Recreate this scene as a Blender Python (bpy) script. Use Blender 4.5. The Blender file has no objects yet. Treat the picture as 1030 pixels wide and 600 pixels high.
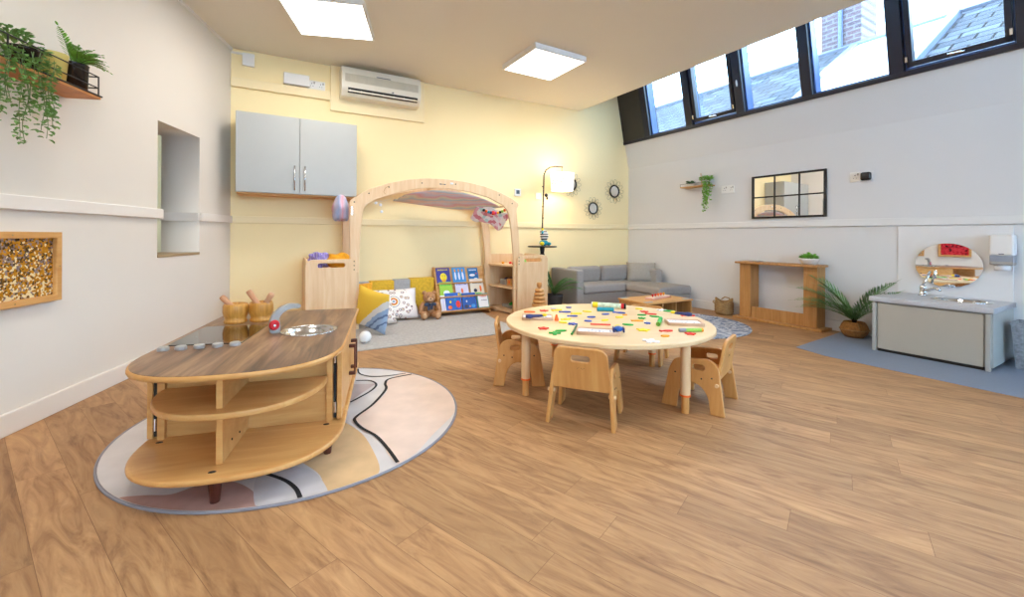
import bpy, bmesh, math, random
from math import sin, cos, pi, radians
from mathutils import Vector, Matrix
random.seed(7)
SC = bpy.context.scene
COL = SC.collection
EYE = 0.82

# ---------------------------------------------------------------- camera
cam_d = bpy.data.cameras.new('camera'); cam = bpy.data.objects.new('camera', cam_d); COL.objects.link(cam)
cam_d.sensor_width = 36.0; cam_d.lens = 36.0*428.27/1030.0; cam_d.shift_y = -(300-236.957)/1030.0
cam_d.clip_start = 0.02; cam_d.clip_end = 200
cam.matrix_world = Matrix.Translation((0, 0, EYE)) @ Matrix.Rotation(radians(90), 4, 'X') @ Matrix.Rotation(0.0053, 4, 'Z')
SC.camera = cam
# ---------------------------------------------------------------- world, exposure
w = bpy.data.worlds.new('sky'); SC.world = w; w.use_nodes = True
bg = w.node_tree.nodes['Background']; bg.inputs[0].default_value = (0.53, 0.76, 1.0, 1); bg.inputs[1].default_value = 16.5
SC.view_settings.view_transform = 'Standard'; SC.view_settings.look = 'None'
SC.view_settings.gamma = 1; SC.view_settings.use_curve_mapping = False
SC.view_settings.exposure = 0.10
PANEL_W = 12.0        # watts of each ceiling light panel
LAMP_W = 6.0
SC.cycles.max_bounces = 10; SC.cycles.diffuse_bounces = 6

# ---------------------------------------------------------------- frames of the room
OL = Vector((-2.421, 3.657, 0)); OR = Vector((1.602, 5.872, 0))
AB = math.atan2(.482, .876); AR = math.atan2(-.86, .51); AL = math.atan2(.982, -.187)
uB = Vector((cos(AB), sin(AB), 0)); uR = Vector((cos(AR), sin(AR), 0)); uL = Vector((cos(AL), sin(AL), 0))
nB = Vector((sin(AB), -cos(AB), 0)); nR = Vector((sin(AR), -cos(AR), 0)); nL = Vector((sin(AL), -cos(AL), 0))
def PB(s, o=0, z=0): return OL+uB*s+nB*o+Vector((0, 0, z))
def PR(t, o=0, z=0): return OR+uR*t+nR*o+Vector((0, 0, z))
def PL(u, o=0, z=0): return OL-uL*u+nL*o+Vector((0, 0, z))
HC = 2.42

# ---------------------------------------------------------------- materials
def lin(c): return c/12.92 if c <= .04045 else ((c+.055)/1.055)**2.4
def H(s):
    if not isinstance(s, str): return tuple(s)+(1,) if len(s) == 3 else s
    s = s.lstrip('#'); return tuple(lin(int(s[i:i+2], 16)/255) for i in (0, 2, 4))+(1,)
def nn(t, k, **kw):
    n = t.nodes.new(k)
    for a, b in kw.items(): setattr(n, a, b)
    return n
def mat(name, col, rough=.6, metal=0, var=.06, scale=12, bump=0, bscale=200, emit=None, es=0, coat=0, spec=None, trans=0):
    m = bpy.data.materials.new(name); m.use_nodes = True; t = m.node_tree; b = t.nodes['Principled BSDF']
    b.inputs['Roughness'].default_value = rough; b.inputs['Metallic'].default_value = metal
    if spec is not None: b.inputs['Specular IOR Level'].default_value = spec
    if coat: b.inputs['Coat Weight'].default_value = coat
    if trans: b.inputs['Transmission Weight'].default_value = trans
    c = H(col); tc = nn(t, 'ShaderNodeTexCoord')
    if var:
        no = nn(t, 'ShaderNodeTexNoise'); no.inputs['Scale'].default_value = scale; no.inputs['Detail'].default_value = 3
        t.links.new(tc.outputs['Object'], no.inputs['Vector'])
        r = nn(t, 'ShaderNodeValToRGB'); e = r.color_ramp.elements
        e[0].position = .3; e[1].position = .7
        e[0].color = tuple(max(0, x*(1-var)) for x in c[:3])+(1,); e[1].color = tuple(min(1, x*(1+var)) for x in c[:3])+(1,)
        t.links.new(no.outputs['Fac'], r.inputs['Fac']); t.links.new(r.outputs['Color'], b.inputs['Base Color'])
    else: b.inputs['Base Color'].default_value = c
    if bump:
        n2 = nn(t, 'ShaderNodeTexNoise'); n2.inputs['Scale'].default_value = bscale
        t.links.new(tc.outputs['Object'], n2.inputs['Vector'])
        bu = nn(t, 'ShaderNodeBump'); bu.inputs['Strength'].default_value = bump; bu.inputs['Distance'].default_value = .01
        t.links.new(n2.outputs['Fac'], bu.inputs['Height']); t.links.new(bu.outputs['Normal'], b.inputs['Normal'])
    if emit is not None:
        b.inputs['Emission Color'].default_value = H(emit); b.inputs['Emission Strength'].default_value = es
    return m
def wood(name, c1, c2, axis='x', rough=.45, freq=14, stretch=9, c3=None, mid=.5):
    m = bpy.data.materials.new(name); m.use_nodes = True; t = m.node_tree; b = t.nodes['Principled BSDF']
    b.inputs['Roughness'].default_value = rough
    tc = nn(t, 'ShaderNodeTexCoord'); mp = nn(t, 'ShaderNodeMapping')
    sc = {'x': (freq/stretch, freq, freq), 'y': (freq, freq/stretch, freq), 'z': (freq, freq, freq/stretch)}[axis]
    mp.inputs['Scale'].default_value = sc
    t.links.new(tc.outputs['Object'], mp.inputs['Vector'])
    no = nn(t, 'ShaderNodeTexNoise'); no.inputs['Scale'].default_value = 1.6; no.inputs['Detail'].default_value = 6; no.inputs['Roughness'].default_value = .62
    no.inputs['Distortion'].default_value = .6
    t.links.new(mp.outputs[0], no.inputs['Vector'])
    r = nn(t, 'ShaderNodeValToRGB'); e = r.color_ramp.elements
    e[0].position = .30; e[1].position = .70; e[0].color = H(c1); e[1].color = H(c2)
    if c3: k = e.new(mid); k.color = H(c3)
    t.links.new(no.outputs['Fac'], r.inputs['Fac']); t.links.new(r.outputs['Color'], b.inputs['Base Color'])
    return m
M = {}
M['wall_white'] = mat('wall_white', '#ddd6cb', .85, var=.015, scale=1.5)
M['wall_right'] = mat('wall_right', '#d6d6d8', .85, var=.015, scale=1.5)
M['wall_cream'] = mat('wall_cream', '#f8e3b0', .85, var=.015, scale=1.5)
M['ceiling'] = mat('ceiling_paint', '#dfd7c8', .9, var=.015, scale=1.2)
M['trim'] = mat('trim_white', '#e4ded6', .55, var=.01)
M['trim_cool'] = mat('trim_cool_white', '#dcdcdd', .55, var=.01)
M['trim_cream'] = mat('trim_cream', '#f3dfb0', .55, var=.01)
M['white'] = mat('white_plastic', '#e3e2e0', .4, var=.01)
M['offwhite'] = mat('offwhite_plastic', '#e0d9c8', .4, var=.01)
M['lightgrey'] = mat('light_grey_plastic', '#a19e9a', .35, var=.02)
M['cabgrey'] = mat('cabinet_grey', '#abaca8', .4, var=.01)
M['steel'] = mat('steel', '#c9cacc', .22, 1, var=.03)
M['chrome'] = mat('chrome', '#d4d6d9', .08, 1, var=0)
M['dark'] = mat('dark_gap', '#14110f', .6, var=0)  # near black, for fixings and for shade painted in gaps
M['black'] = mat('black_metal', '#17171a', .45, .3, var=.05)
M['birch'] = wood('birch_ply', '#d9b184', '#e9cba3', 'z', .42, c3='#e2bf93')
M['birch_h'] = wood('birch_ply_flat', '#dcb587', '#ebcfa6', 'x', .42, c3='#e4c298')
M['table_top'] = wood('table_top_birch', '#dcbb8d', '#e8cda4', 'x', .35, freq=9, c3='#e2c498')
M['chair'] = wood('chair_birch', '#bd8245', '#d6a464', 'z', .4, c3='#ca9252')
M['kit'] = wood('kitchen_maple', '#c9904f', '#dcac6b', 'x', .38, c3='#d29d5c')
M['kit_edge'] = wood('kitchen_edge', '#c08a4a', '#d3a060', 'x', .38)
M['kit_top'] = wood('kitchen_walnut_top', '#43301f', '#ad8a66', 'y', .33, freq=15, stretch=12, c3='#7c5c42', mid=.49)
M['oak'] = wood('oak_veneer', '#a3713a', '#c4935a', 'z', .5, freq=30, stretch=14, c3='#b58149')
M['pine'] = wood('pine', '#bd8443', '#d8a767', 'x', .5, freq=18, c3='#cd9857')
M['redwood'] = wood('dark_red_wood', '#3b1710', '#5d2a1c', 'z', .4)
M['bamboo'] = wood('bamboo_strips', '#a5691f', '#d9a24f', 'z', .4, freq=60, stretch=30, c3='#c58b3a')
M['pestle'] = wood('pestle_wood', '#b9805a', '#d4a47c', 'z', .45)
M['basketry'] = wood('woven_seagrass', '#7d5e38', '#b08d5c', 'x', .8, freq=60, stretch=6)
M['glass_black'] = mat('hob_glass', '#12100e', .04, 0, var=0, coat=.6)
M['red'] = mat('red_plastic', '#c8101c', .35, var=.03)
M['redfelt'] = mat('red_foam', '#dd3324', .6, var=.05)
M['sofa'] = mat('sofa_grey', '#9d9894', .92, var=.09, scale=90, bump=.25, bscale=500)
M['cushgrey'] = mat('sofa_cushion', '#a09a92', .92, var=.09, scale=90, bump=.25, bscale=500)
M['dark_grey'] = mat('dark_fabric', '#3c3b3d', .9)  # plain dark grey, for the palm pot and sofa feet
M['greyrug'] = mat('grey_carpet', '#b2aeaa', .95, var=.12, scale=60, bump=.4, bscale=400)
M['vinyl'] = mat('blue_vinyl', '#7e8ba0', .45, var=.03, scale=60)
M['navy'] = mat('window_frame_navy', '#171a2b', .35, var=.05)
M['navy2'] = mat('window_sash_blue', '#3f5a92', .3, var=.05)
M['mustard'] = mat('mustard_fabric', '#dcb032', .9, var=.15, scale=40, bump=.3)
M['greyfab'] = mat('grey_fabric', '#a9a8aa', .9, var=.1, scale=40, bump=.3)
M['bluefab'] = mat('denim_blue_fabric', '#7d94b4', .9, var=.25, scale=18, bump=.3)
M['purple'] = mat('purple_fabric', '#6d55a8', .8, var=.3, scale=30)
M['yellowfab'] = mat('yellow_orange_fabric', '#e9a21b', .8, var=.15, scale=30)
M['teddy'] = mat('teddy_fur', '#b4835a', .95, var=.2, scale=60, bump=.8, bscale=160)
M['teddy_light'] = mat('teddy_muzzle', '#cda37c', .95, var=.1, scale=60, bump=.5, bscale=160)
M['teal'] = mat('teal', '#1d93a8', .7, var=.1)
M['yellow'] = mat('yellow', '#f1d616', .55, var=.06)
M['orange'] = mat('orange', '#ee6a1c', .55, var=.06)
M['amber'] = mat('amber', '#eea21b', .55, var=.06)
M['blue'] = mat('blue', '#2a4bb0', .55, var=.06)
M['navyplastic'] = mat('navy_plastic', '#1f2a66', .4, var=.06)
M['green'] = mat('green', '#13a43a', .55, var=.06)
M['limegreen'] = mat('lime_green', '#8fc552', .55, var=.06)
M['magenta'] = mat('magenta', '#d21f8a', .5, var=.05)
M['paper'] = mat('white_paper', '#ececf0', .7, var=.02)
M['ink'] = mat('printed_ink', '#3a3f55', .7, var=0)
M['leaf'] = mat('leaf_green', '#6f9a4e', .55, var=.35, scale=25)
M['leaf2'] = mat('leaf_pale', '#9cbf8c', .55, var=.3, scale=25)
M['leaf3'] = mat('leaf_dark', '#2f6132', .5, var=.35, scale=20)
M['leaf4'] = mat('leaf_lime', '#7cba46', .5, var=.3, scale=25)
M['leaf5'] = mat('palm_green', '#5f8f57', .5, var=.4, scale=15)
M['soil'] = mat('soil', '#2a1c12', .9)
M['stem'] = mat('stem_green', '#5e7a3c', .6)
M['potyellow'] = mat('yellow_pot', '#d5c470', .5, var=.05)
M['potblack'] = mat('black_pot', '#141416', .25, var=0)
M['potwhite'] = mat('white_pot', '#dcd8d2', .5, var=.03)
M['binweave'] = mat('grey_bin', '#8a9099', .6, var=.25, scale=60, bump=.5, bscale=90)
M['skin'] = None
# mirror glass
M['mirror'] = mat('mirror_glass', '#eceded', .015, 1, var=0)
# panel diffuser
M['diffuser'] = mat('light_diffuser', '#ffffff', .5, var=0, emit='#fffaf0', es=5.0)
# window glass
def glass():
    m = bpy.data.materials.new('window_glass'); m.use_nodes = True; t = m.node_tree; t.nodes.clear()
    o = nn(t, 'ShaderNodeOutputMaterial'); mx = nn(t, 'ShaderNodeMixShader'); tr = nn(t, 'ShaderNodeBsdfTransparent'); g = nn(t, 'ShaderNodeBsdfGlossy')
    tr.inputs[0].default_value = (.93, .97, 1, 1); g.inputs['Roughness'].default_value = .02
    mx.inputs[0].default_value = .06
    t.links.new(tr.outputs[0], mx.inputs[1]); t.links.new(g.outputs[0], mx.inputs[2]); t.links.new(mx.outputs[0], o.inputs[0]); return m
M['glass'] = glass()
def floor_mat():
    m = bpy.data.materials.new('oak_planks'); m.use_nodes = True; t = m.node_tree; b = t.nodes['Principled BSDF']
    tc = nn(t, 'ShaderNodeTexCoord'); mp = nn(t, 'ShaderNodeMapping'); mp.inputs['Rotation'].default_value = (0, 0, radians(37.5))
    t.links.new(tc.outputs['Object'], mp.inputs['Vector'])
    br = nn(t, 'ShaderNodeTexBrick'); br.offset = 0; br.inputs['Scale'].default_value = 1
    br.inputs['Brick Width'].default_value = 1.0; br.inputs['Row Height'].default_value = .118; br.inputs['Mortar Size'].default_value = .0007
    br.inputs['Mortar Smooth'].default_value = .2; br.inputs['Bias'].default_value = 0
    br.inputs['Color1'].default_value = (0, 0, 0, 1); br.inputs['Color2'].default_value = (1, 1, 1, 1); br.inputs['Mortar'].default_value = (.5, .5, .5, 1)
    sy = nn(t, 'ShaderNodeSeparateXYZ'); t.links.new(mp.outputs[0], sy.inputs[0])
    dv = nn(t, 'ShaderNodeMath', operation='DIVIDE'); dv.inputs[1].default_value = .118; t.links.new(sy.outputs[1], dv.inputs[0])
    fl = nn(t, 'ShaderNodeMath', operation='FLOOR'); t.links.new(dv.outputs[0], fl.inputs[0])
    wn = nn(t, 'ShaderNodeTexWhiteNoise'); wn.noise_dimensions = '1D'; t.links.new(fl.outputs[0], wn.inputs['W'])
    ax_ = nn(t, 'ShaderNodeMath', operation='ADD'); t.links.new(wn.outputs['Value'], ax_.inputs[0]); t.links.new(sy.outputs[0], ax_.inputs[1])
    cx_ = nn(t, 'ShaderNodeCombineXYZ'); t.links.new(ax_.outputs[0], cx_.inputs[0]); t.links.new(sy.outputs[1], cx_.inputs[1]); t.links.new(cx_.outputs[0], br.inputs['Vector'])
    # per plank shift of the grain
    sx = nn(t, 'ShaderNodeVectorMath', operation='MULTIPLY_ADD'); sx.inputs[1].default_value = (1, 1, 1)
    cmb = nn(t, 'ShaderNodeVectorMath', operation='SCALE'); cmb.inputs['Scale'].default_value = 3.7
    t.links.new(br.outputs['Color'], cmb.inputs[0]); t.links.new(mp.outputs[0], sx.inputs[0]); t.links.new(cmb.outputs[0], sx.inputs[2])
    m2 = nn(t, 'ShaderNodeMapping'); m2.inputs['Scale'].default_value = (2.2, 13, 1); t.links.new(sx.outputs[0], m2.inputs['Vector'])
    n1 = nn(t, 'ShaderNodeTexNoise'); n1.inputs['Scale'].default_value = 1.5; n1.inputs['Detail'].default_value = 8; n1.inputs['Roughness'].default_value = .62; n1.inputs['Distortion'].default_value = 1.8
    t.links.new(m2.outputs[0], n1.inputs['Vector'])
    r = nn(t, 'ShaderNodeValToRGB'); e = r.color_ramp.elements; e[0].position = .30; e[1].position = .72
    e[0].color = H('#8a6342'); e[1].color = H('#c0976a'); k = e.new(.5); k.color = H('#ab825a')
    t.links.new(n1.outputs['Fac'], r.inputs['Fac'])
    # plank tone
    hs = nn(t, 'ShaderNodeHueSaturation'); mr = nn(t, 'ShaderNodeMapRange'); mr.inputs['To Min'].default_value = .86; mr.inputs['To Max'].default_value = 1.12
    t.links.new(br.outputs['Color'], mr.inputs['Value']); t.links.new(mr.outputs[0], hs.inputs['Value']); t.links.new(r.outputs['Color'], hs.inputs['Color'])
    mx = nn(t, 'ShaderNodeMix', data_type='RGBA'); mx.inputs['B'].default_value = H('#7d5a3b')
    t.links.new(br.outputs['Fac'], mx.inputs['Factor']); t.links.new(hs.outputs['Color'], mx.inputs['A'])
    # small knots
    m3 = nn(t, 'ShaderNodeMapping'); m3.inputs['Scale'].default_value = (3, 9, 1); t.links.new(sx.outputs[0], m3.inputs['Vector'])
    vo = nn(t, 'ShaderNodeTexVoronoi'); vo.inputs['Scale'].default_value = 1.1; t.links.new(m3.outputs[0], vo.inputs['Vector'])
    kr = nn(t, 'ShaderNodeMapRange'); kr.inputs['From Min'].default_value = .03; kr.inputs['From Max'].default_value = .16; kr.inputs['To Min'].default_value = .35; kr.inputs['To Max'].default_value = 0
    t.links.new(vo.outputs['Distance'], kr.inputs['Value'])
    mk = nn(t, 'ShaderNodeMix', data_type='RGBA'); mk.inputs['B'].default_value = H('#80583a')
    t.links.new(kr.outputs[0], mk.inputs['Factor']); t.links.new(mx.outputs['Result'], mk.inputs['A'])
    t.links.new(mk.outputs['Result'], b.inputs['Base Color'])
    b.inputs['Roughness'].default_value = .5; b.inputs['Specular IOR Level'].default_value = .25
    bu = nn(t, 'ShaderNodeBump'); bu.inputs['Strength'].default_value = .12; bu.inputs['Distance'].default_value = .002
    t.links.new(n1.outputs['Fac'], bu.inputs['Height']); t.links.new(bu.outputs['Normal'], b.inputs['Normal'])
    return m
M['floor'] = floor_mat()
def sequins(name, cols, sc=70):
    m = bpy.data.materials.new(name); m.use_nodes = True; t = m.node_tree; b = t.nodes['Principled BSDF']
    tc = nn(t, 'ShaderNodeTexCoord'); v = nn(t, 'ShaderNodeTexVoronoi'); v.inputs['Scale'].default_value = sc
    t.links.new(tc.outputs['Object'], v.inputs['Vector']); sp = nn(t, 'ShaderNodeSeparateColor'); t.links.new(v.outputs['Color'], sp.inputs[0])
    # more of one side of the sequins towards the bottom
    se = nn(t, 'ShaderNodeSeparateXYZ'); t.links.new(tc.outputs['Object'], se.inputs[0])
    n = nn(t, 'ShaderNodeTexNoise'); n.inputs['Scale'].default_value = 9; t.links.new(tc.outputs['Object'], n.inputs['Vector'])
    ad = nn(t, 'ShaderNodeMath', operation='MULTIPLY_ADD'); ad.inputs[1].default_value = -1.6; ad.inputs[2].default_value = .17
    t.links.new(se.outputs['Z'], ad.inputs[0])
    a2 = nn(t, 'ShaderNodeMath', operation='ADD'); t.links.new(ad.outputs[0], a2.inputs[0]); t.links.new(sp.outputs[0], a2.inputs[1])
    r = nn(t, 'ShaderNodeValToRGB'); r.color_ramp.interpolation = 'CONSTANT'; e = r.color_ramp.elements
    e[0].color = H(cols[0]); e[0].position = 0; e[1].color = H(cols[-1]); e[1].position = .97
    for i, c in enumerate(cols[1:-1]): k = e.new((i+1)*.95/(len(cols)-1)); k.color = H(c)
    t.links.new(a2.outputs[0], r.inputs[0]); t.links.new(r.outputs[0], b.inputs['Base Color'])
    b.inputs['Metallic'].default_value = .55; b.inputs['Roughness'].default_value = .3
    bu = nn(t, 'ShaderNodeBump'); bu.inputs['Strength'].default_value = .9; bu.inputs['Distance'].default_value = .01
    t.links.new(sp.outputs[1], bu.inputs['Height']); t.links.new(bu.outputs['Normal'], b.inputs['Normal'])
    return m
M['sequin'] = sequins('gold_sequins', ['#3b2a12', '#8b7d86', '#5c4a2a', '#a09499', '#c88a18', '#7a5510', '#d9a02a', '#c58a12', '#fff3cc'], 115)
M['sequin_red'] = sequins('red_sequins', ['#250a10', '#5d0f1a', '#c81a2a', '#e0303a', '#d8202e', '#e83c46'], 45)
M['sequin_bw'] = sequins('silver_sequins', ['#101418', '#2d3a44', '#cfd6da', '#1c2830', '#e8ecee'], 45)

# ---------------------------------------------------------------- mesh helpers
class MB:
    def __init__(s): s.bm = bmesh.new(); s.i = 0
    def _set(s, n0):
        s.bm.faces.ensure_lookup_table()
        for f in s.bm.faces[n0:]: f.material_index = s.i
    def box(s, x0, x1, y0, y1, z0, z1, mt=None):
        n = len(s.bm.faces); c = [(x0, y0, z0), (x1, y0, z0), (x1, y1, z0), (x0, y1, z0), (x0, y0, z1), (x1, y0, z1), (x1, y1, z1), (x0, y1, z1)]
        if mt: c = [mt @ Vector(p) for p in c]
        v = [s.bm.verts.new(p) for p in c]
        for q in ((0, 3, 2, 1), (4, 5, 6, 7), (0, 1, 5, 4), (1, 2, 6, 5), (2, 3, 7, 6), (3, 0, 4, 7)): s.bm.faces.new([v[k] for k in q])
        s._set(n); return s
    def prism(s, pts, z0, z1, mt=None):
        n = len(s.bm.faces)
        f = lambda p: (mt @ Vector(p)) if mt else Vector(p)
        a = [s.bm.verts.new(f((x, y, z0))) for x, y in pts]; b = [s.bm.verts.new(f((x, y, z1))) for x, y in pts]; k = len(pts)
        s.bm.faces.new(a[::-1]); s.bm.faces.new(b)
        for i in range(k): s.bm.faces.new([a[i], a[(i+1) % k], b[(i+1) % k], b[i]])
        s._set(n); return s
    def tube(s, pts, r, seg=8, cap=True):
        n = len(s.bm.faces); pts = [Vector(p) for p in pts]; rs = r if isinstance(r, (list, tuple)) else [r]*len(pts); rings = []
        up = None
        for i, p in enumerate(pts):
            d = (pts[min(i+1, len(pts)-1)]-pts[max(i-1, 0)])
            d = d.normalized() if d.length > 1e-9 else Vector((0, 0, 1))
            if up is None: up = Vector((1, 0, 0)) if abs(d.x) < .9 else Vector((0, 1, 0))
            a = d.cross(up)
            if a.length < 1e-4: a = d.orthogonal()
            a.normalize(); b = d.cross(a).normalized(); up = -b if False else b.cross(d)*-1
            up = a.cross(d)*-1
            rings.append([s.bm.verts.new(p+(a*cos(2*pi*k/seg)+b*sin(2*pi*k/seg))*rs[i]) for k in range(seg)])
            up = b
            # keep the frame steady
            up = d.cross(a).cross(d) if False else b
            up = Vector(up)
            # convert: next a = d x up must stay close to this a
            up = a.cross(d).normalized()*1.0
        for A, B in zip(rings, rings[1:]):
            best = min(range(seg), key=lambda o: sum((A[k].co-B[(k+o) % seg].co).length for k in range(seg)))
            for k in range(seg): s.bm.faces.new([A[k], A[(k+1) % seg], B[(k+1+best) % seg], B[(k+best) % seg]])
            if best: B[:] = B[best:]+B[:best]
        if cap:
            try: s.bm.faces.new(rings[0][::-1]); s.bm.faces.new(rings[-1])
            except Exception: pass
        s._set(n); return s
    def lathe(s, prof, c=(0, 0, 0), seg=32, mt=None, sx=1, sy=1):
        n = len(s.bm.faces); rings = []
        for r, z in prof:
            if r < 1e-5:
                p = Vector((c[0], c[1], c[2]+z)); rings.append([s.bm.verts.new(mt @ p if mt else p)])
            else:
                g = []
                for k in range(seg):
                    p = Vector((c[0]+r*sx*cos(2*pi*k/seg), c[1]+r*sy*sin(2*pi*k/seg), c[2]+z)); g.append(s.bm.verts.new(mt @ p if mt else p))
                rings.append(g)
        for A, B in zip(rings, rings[1:]):
            for k in range(seg):
                a0, a1 = A[k % len(A)], A[(k+1) % len(A)]; b0, b1 = B[k % len(B)], B[(k+1) % len(B)]
                vs = []
                for v in (a0, a1, b1, b0):
                    if v not in vs: vs.append(v)
                if len(vs) > 2:
                    try: s.bm.faces.new(vs)
                    except Exception: pass
        s._set(n); return s
    def ell(s, c, r, seg=20, rings=12, mt=None, pw=1.0):
        if not isinstance(r, (tuple, list)): r = (r, r, r)
        n = len(s.bm.faces); sp = lambda v: math.copysign(abs(v)**pw, v)
        R = []
        for j in range(rings+1):
            th = pi*j/rings-pi/2
            if j in (0, rings): ps = [Vector((c[0], c[1], c[2]+r[2]*sp(sin(th))))]
            else: ps = [Vector((c[0]+r[0]*sp(cos(th))*sp(cos(2*pi*k/seg)), c[1]+r[1]*sp(cos(th))*sp(sin(2*pi*k/seg)), c[2]+r[2]*sp(sin(th)))) for k in range(seg)]
            R.append([s.bm.verts.new(mt @ p if mt else p) for p in ps])
        for A, B in zip(R, R[1:]):
            for k in range(seg):
                vs = []
                for v in (A[k % len(A)], A[(k+1) % len(A)], B[(k+1) % len(B)], B[k % len(B)]):
                    if v not in vs: vs.append(v)
                if len(vs) > 2: s.bm.faces.new(vs)
        s._set(n); return s
    def quadstrip(s, a, b):
        n = len(s.bm.faces); A = [s.bm.verts.new(p) for p in a]; B = [s.bm.verts.new(p) for p in b]
        for i in range(len(A)-1): s.bm.faces.new([A[i], A[i+1], B[i+1], B[i]])
        s._set(n); return s
    def leaf(s, p, d, up, L, W, fold=.25):
        n = len(s.bm.faces); p = Vector(p); d = Vector(d).normalized(); sd = d.cross(Vector(up))
        if sd.length < 1e-4: sd = d.orthogonal()
        sd.normalize(); u = sd.cross(d).normalized()
        q = lambda t, w, hgt: s.bm.verts.new(p+d*L*t+sd*W*.5*w+u*hgt*W)
        m0, m1, m2 = q(0, 0, 0), q(.5, 0, -.02), q(1, 0, -.12)
        l1, l2 = q(.3, -1, fold), q(.72, -.8, fold*.8); r1, r2 = q(.3, 1, fold), q(.72, .8, fold*.8)
        for f in ((m0, m1, l1), (m1, l2, l1), (m1, m2, l2), (m0, r1, m1), (m1, r1, r2), (m1, r2, m2)): s.bm.faces.new(f)
        s._set(n); return s
    def build(s, name, mats, parent=None, bevel=0, smooth=False, seg=2, solid=0, sub=0, norm=True):
        if norm: bmesh.ops.recalc_face_normals(s.bm, faces=s.bm.faces)
        me = bpy.data.meshes.new(name); s.bm.to_mesh(me); s.bm.free()
        return fin(me, name, mats, parent, bevel, smooth, seg, solid, sub)
def fin(me, name, mats, parent=None, bevel=0, smooth=False, seg=2, solid=0, sub=0):
    for m in (mats if isinstance(mats, (list, tuple)) else [mats]): me.materials.append(M[m] if isinstance(m, str) else m)
    if smooth:
        for f in me.polygons: f.use_smooth = True
    o = bpy.data.objects.new(name, me); COL.objects.link(o)
    if parent is not None: o.parent = parent
    if solid: md = o.modifiers.new('thickness', 'SOLIDIFY'); md.thickness = solid; md.offset = 0
    if bevel: md = o.modifiers.new('bevel', 'BEVEL'); md.width = bevel; md.segments = seg; md.limit_method = 'ANGLE'; md.angle_limit = radians(40)
    if sub: md = o.modifiers.new('sub', 'SUBSURF'); md.levels = sub; md.render_levels = sub
    return o
def each(mb, name, mats, parent, **k):
    "one object per separate piece of the mesh"
    bm = mb.bm; seen = set(); out = []
    for v0 in bm.verts:
        if v0 in seen: continue
        st = [v0]; seen.add(v0); isl = []
        while st:
            v = st.pop(); isl.append(v)
            for e in v.link_edges:
                q = e.other_vert(v)
                if q not in seen: seen.add(q); st.append(q)
        nb = MB(); mp = {v: nb.bm.verts.new(v.co) for v in isl}
        fs = {f for v in isl for f in v.link_faces}
        for f in fs: nb.bm.faces.new([mp[v] for v in f.verts])
        out.append(nb.build(name, mats, parent, **k))
    bm.free(); return out
XZ = Matrix.Rotation(pi/2, 4, 'X')                                  # (x,y) -> (x,z), thickness towards -y
YZ = Matrix(((0, 0, 1, 0), (1, 0, 0, 0), (0, 1, 0, 0), (0, 0, 0, 1)))    # (x,y) -> (y,z), thickness along x
def rr(pts, rad, n=5):
    "round the corners of a polygon; rad number or list"
    out = []; k = len(pts)
    for i, p in enumerate(pts):
        r = rad[i] if isinstance(rad, (list, tuple)) else rad
        p = Vector(p[:2]); a = Vector(pts[i-1][:2]); b = Vector(pts[(i+1) % k][:2])
        if r <= 0: out.append(tuple(p)); continue
        da, db = (a-p), (b-p); r1 = min(r, da.length*.49, db.length*.49); A = p+da.normalized()*r1; B = p+db.normalized()*r1
        for j in range(n+1):
            t = j/n; q = A*(1-t)**2+p*2*t*(1-t)+B*t*t; out.append(tuple(q))
    return out
def plate(name, outlines, th, mats, parent=None, mt=None, bevel=.002, off=0):
    "flat board from outlines (first outer, the rest holes), th thick, centred on the plane"
    cu = bpy.data.curves.new('c', 'CURVE'); cu.dimensions = '2D'; cu.fill_mode = 'BOTH'; cu.extrude = max(th/2-bevel, 1e-4); cu.bevel_depth = bevel; cu.bevel_resolution = 1; cu.offset = -bevel
    for o in outlines:
        sp = cu.splines.new('POLY'); sp.points.add(len(o)-1); sp.use_cyclic_u = True
        for q, p in zip(sp.points, o): q.co = (p[0], p[1], 0, 1)
    ob = bpy.data.objects.new('c', cu); COL.objects.link(ob)
    dg = bpy.context.evaluated_depsgraph_get(); me = bpy.data.meshes.new_from_object(ob.evaluated_get(dg))
    bpy.data.objects.remove(ob); bpy.data.curves.remove(cu)
    me.name = name
    T = (mt or Matrix.Identity(4)) @ Matrix.Translation((0, 0, off)); me.transform(T); me.materials.clear()
    return fin(me, name, mats, parent)
def props(o, label=None, cat=None, group=None, kind=None):
    if label: o['label'] = label
    if cat: o['category'] = cat
    if group: o['group'] = group
    if kind: o['kind'] = kind
    return o
def thing(name, label, cat, loc=(0, 0, 0), rz=0, group=None, kind=None):
    o = bpy.data.objects.new(name, None); COL.objects.link(o); o.empty_display_size = .05
    o.location = loc; o.rotation_euler = (0, 0, rz)
    return props(o, label, cat, group, kind)
def place(o, loc, rz=0): o.location = loc; o.rotation_euler = (0, 0, rz); return o
def copy_tree(o, loc=None, rz=None, label=None, group=None):
    c = o.copy(); COL.objects.link(c)
    if loc is not None: c.location = loc
    if rz is not None: c.rotation_euler = (0, 0, rz)
    if label: c['label'] = label
    if group: c['group'] = group
    for ch in list(o.children):
        d = ch.copy(); COL.objects.link(d); d.parent = c
        for g in list(ch.children):
            e = g.copy(); COL.objects.link(e); e.parent = d
    return c
def struct(mb, name, mats, label, loc=(0, 0, 0), rz=0, **k):
    o = mb.build(name, mats, **k); place(o, loc, rz); return props(o, label, name.split('_')[0], None, 'structure')

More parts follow.
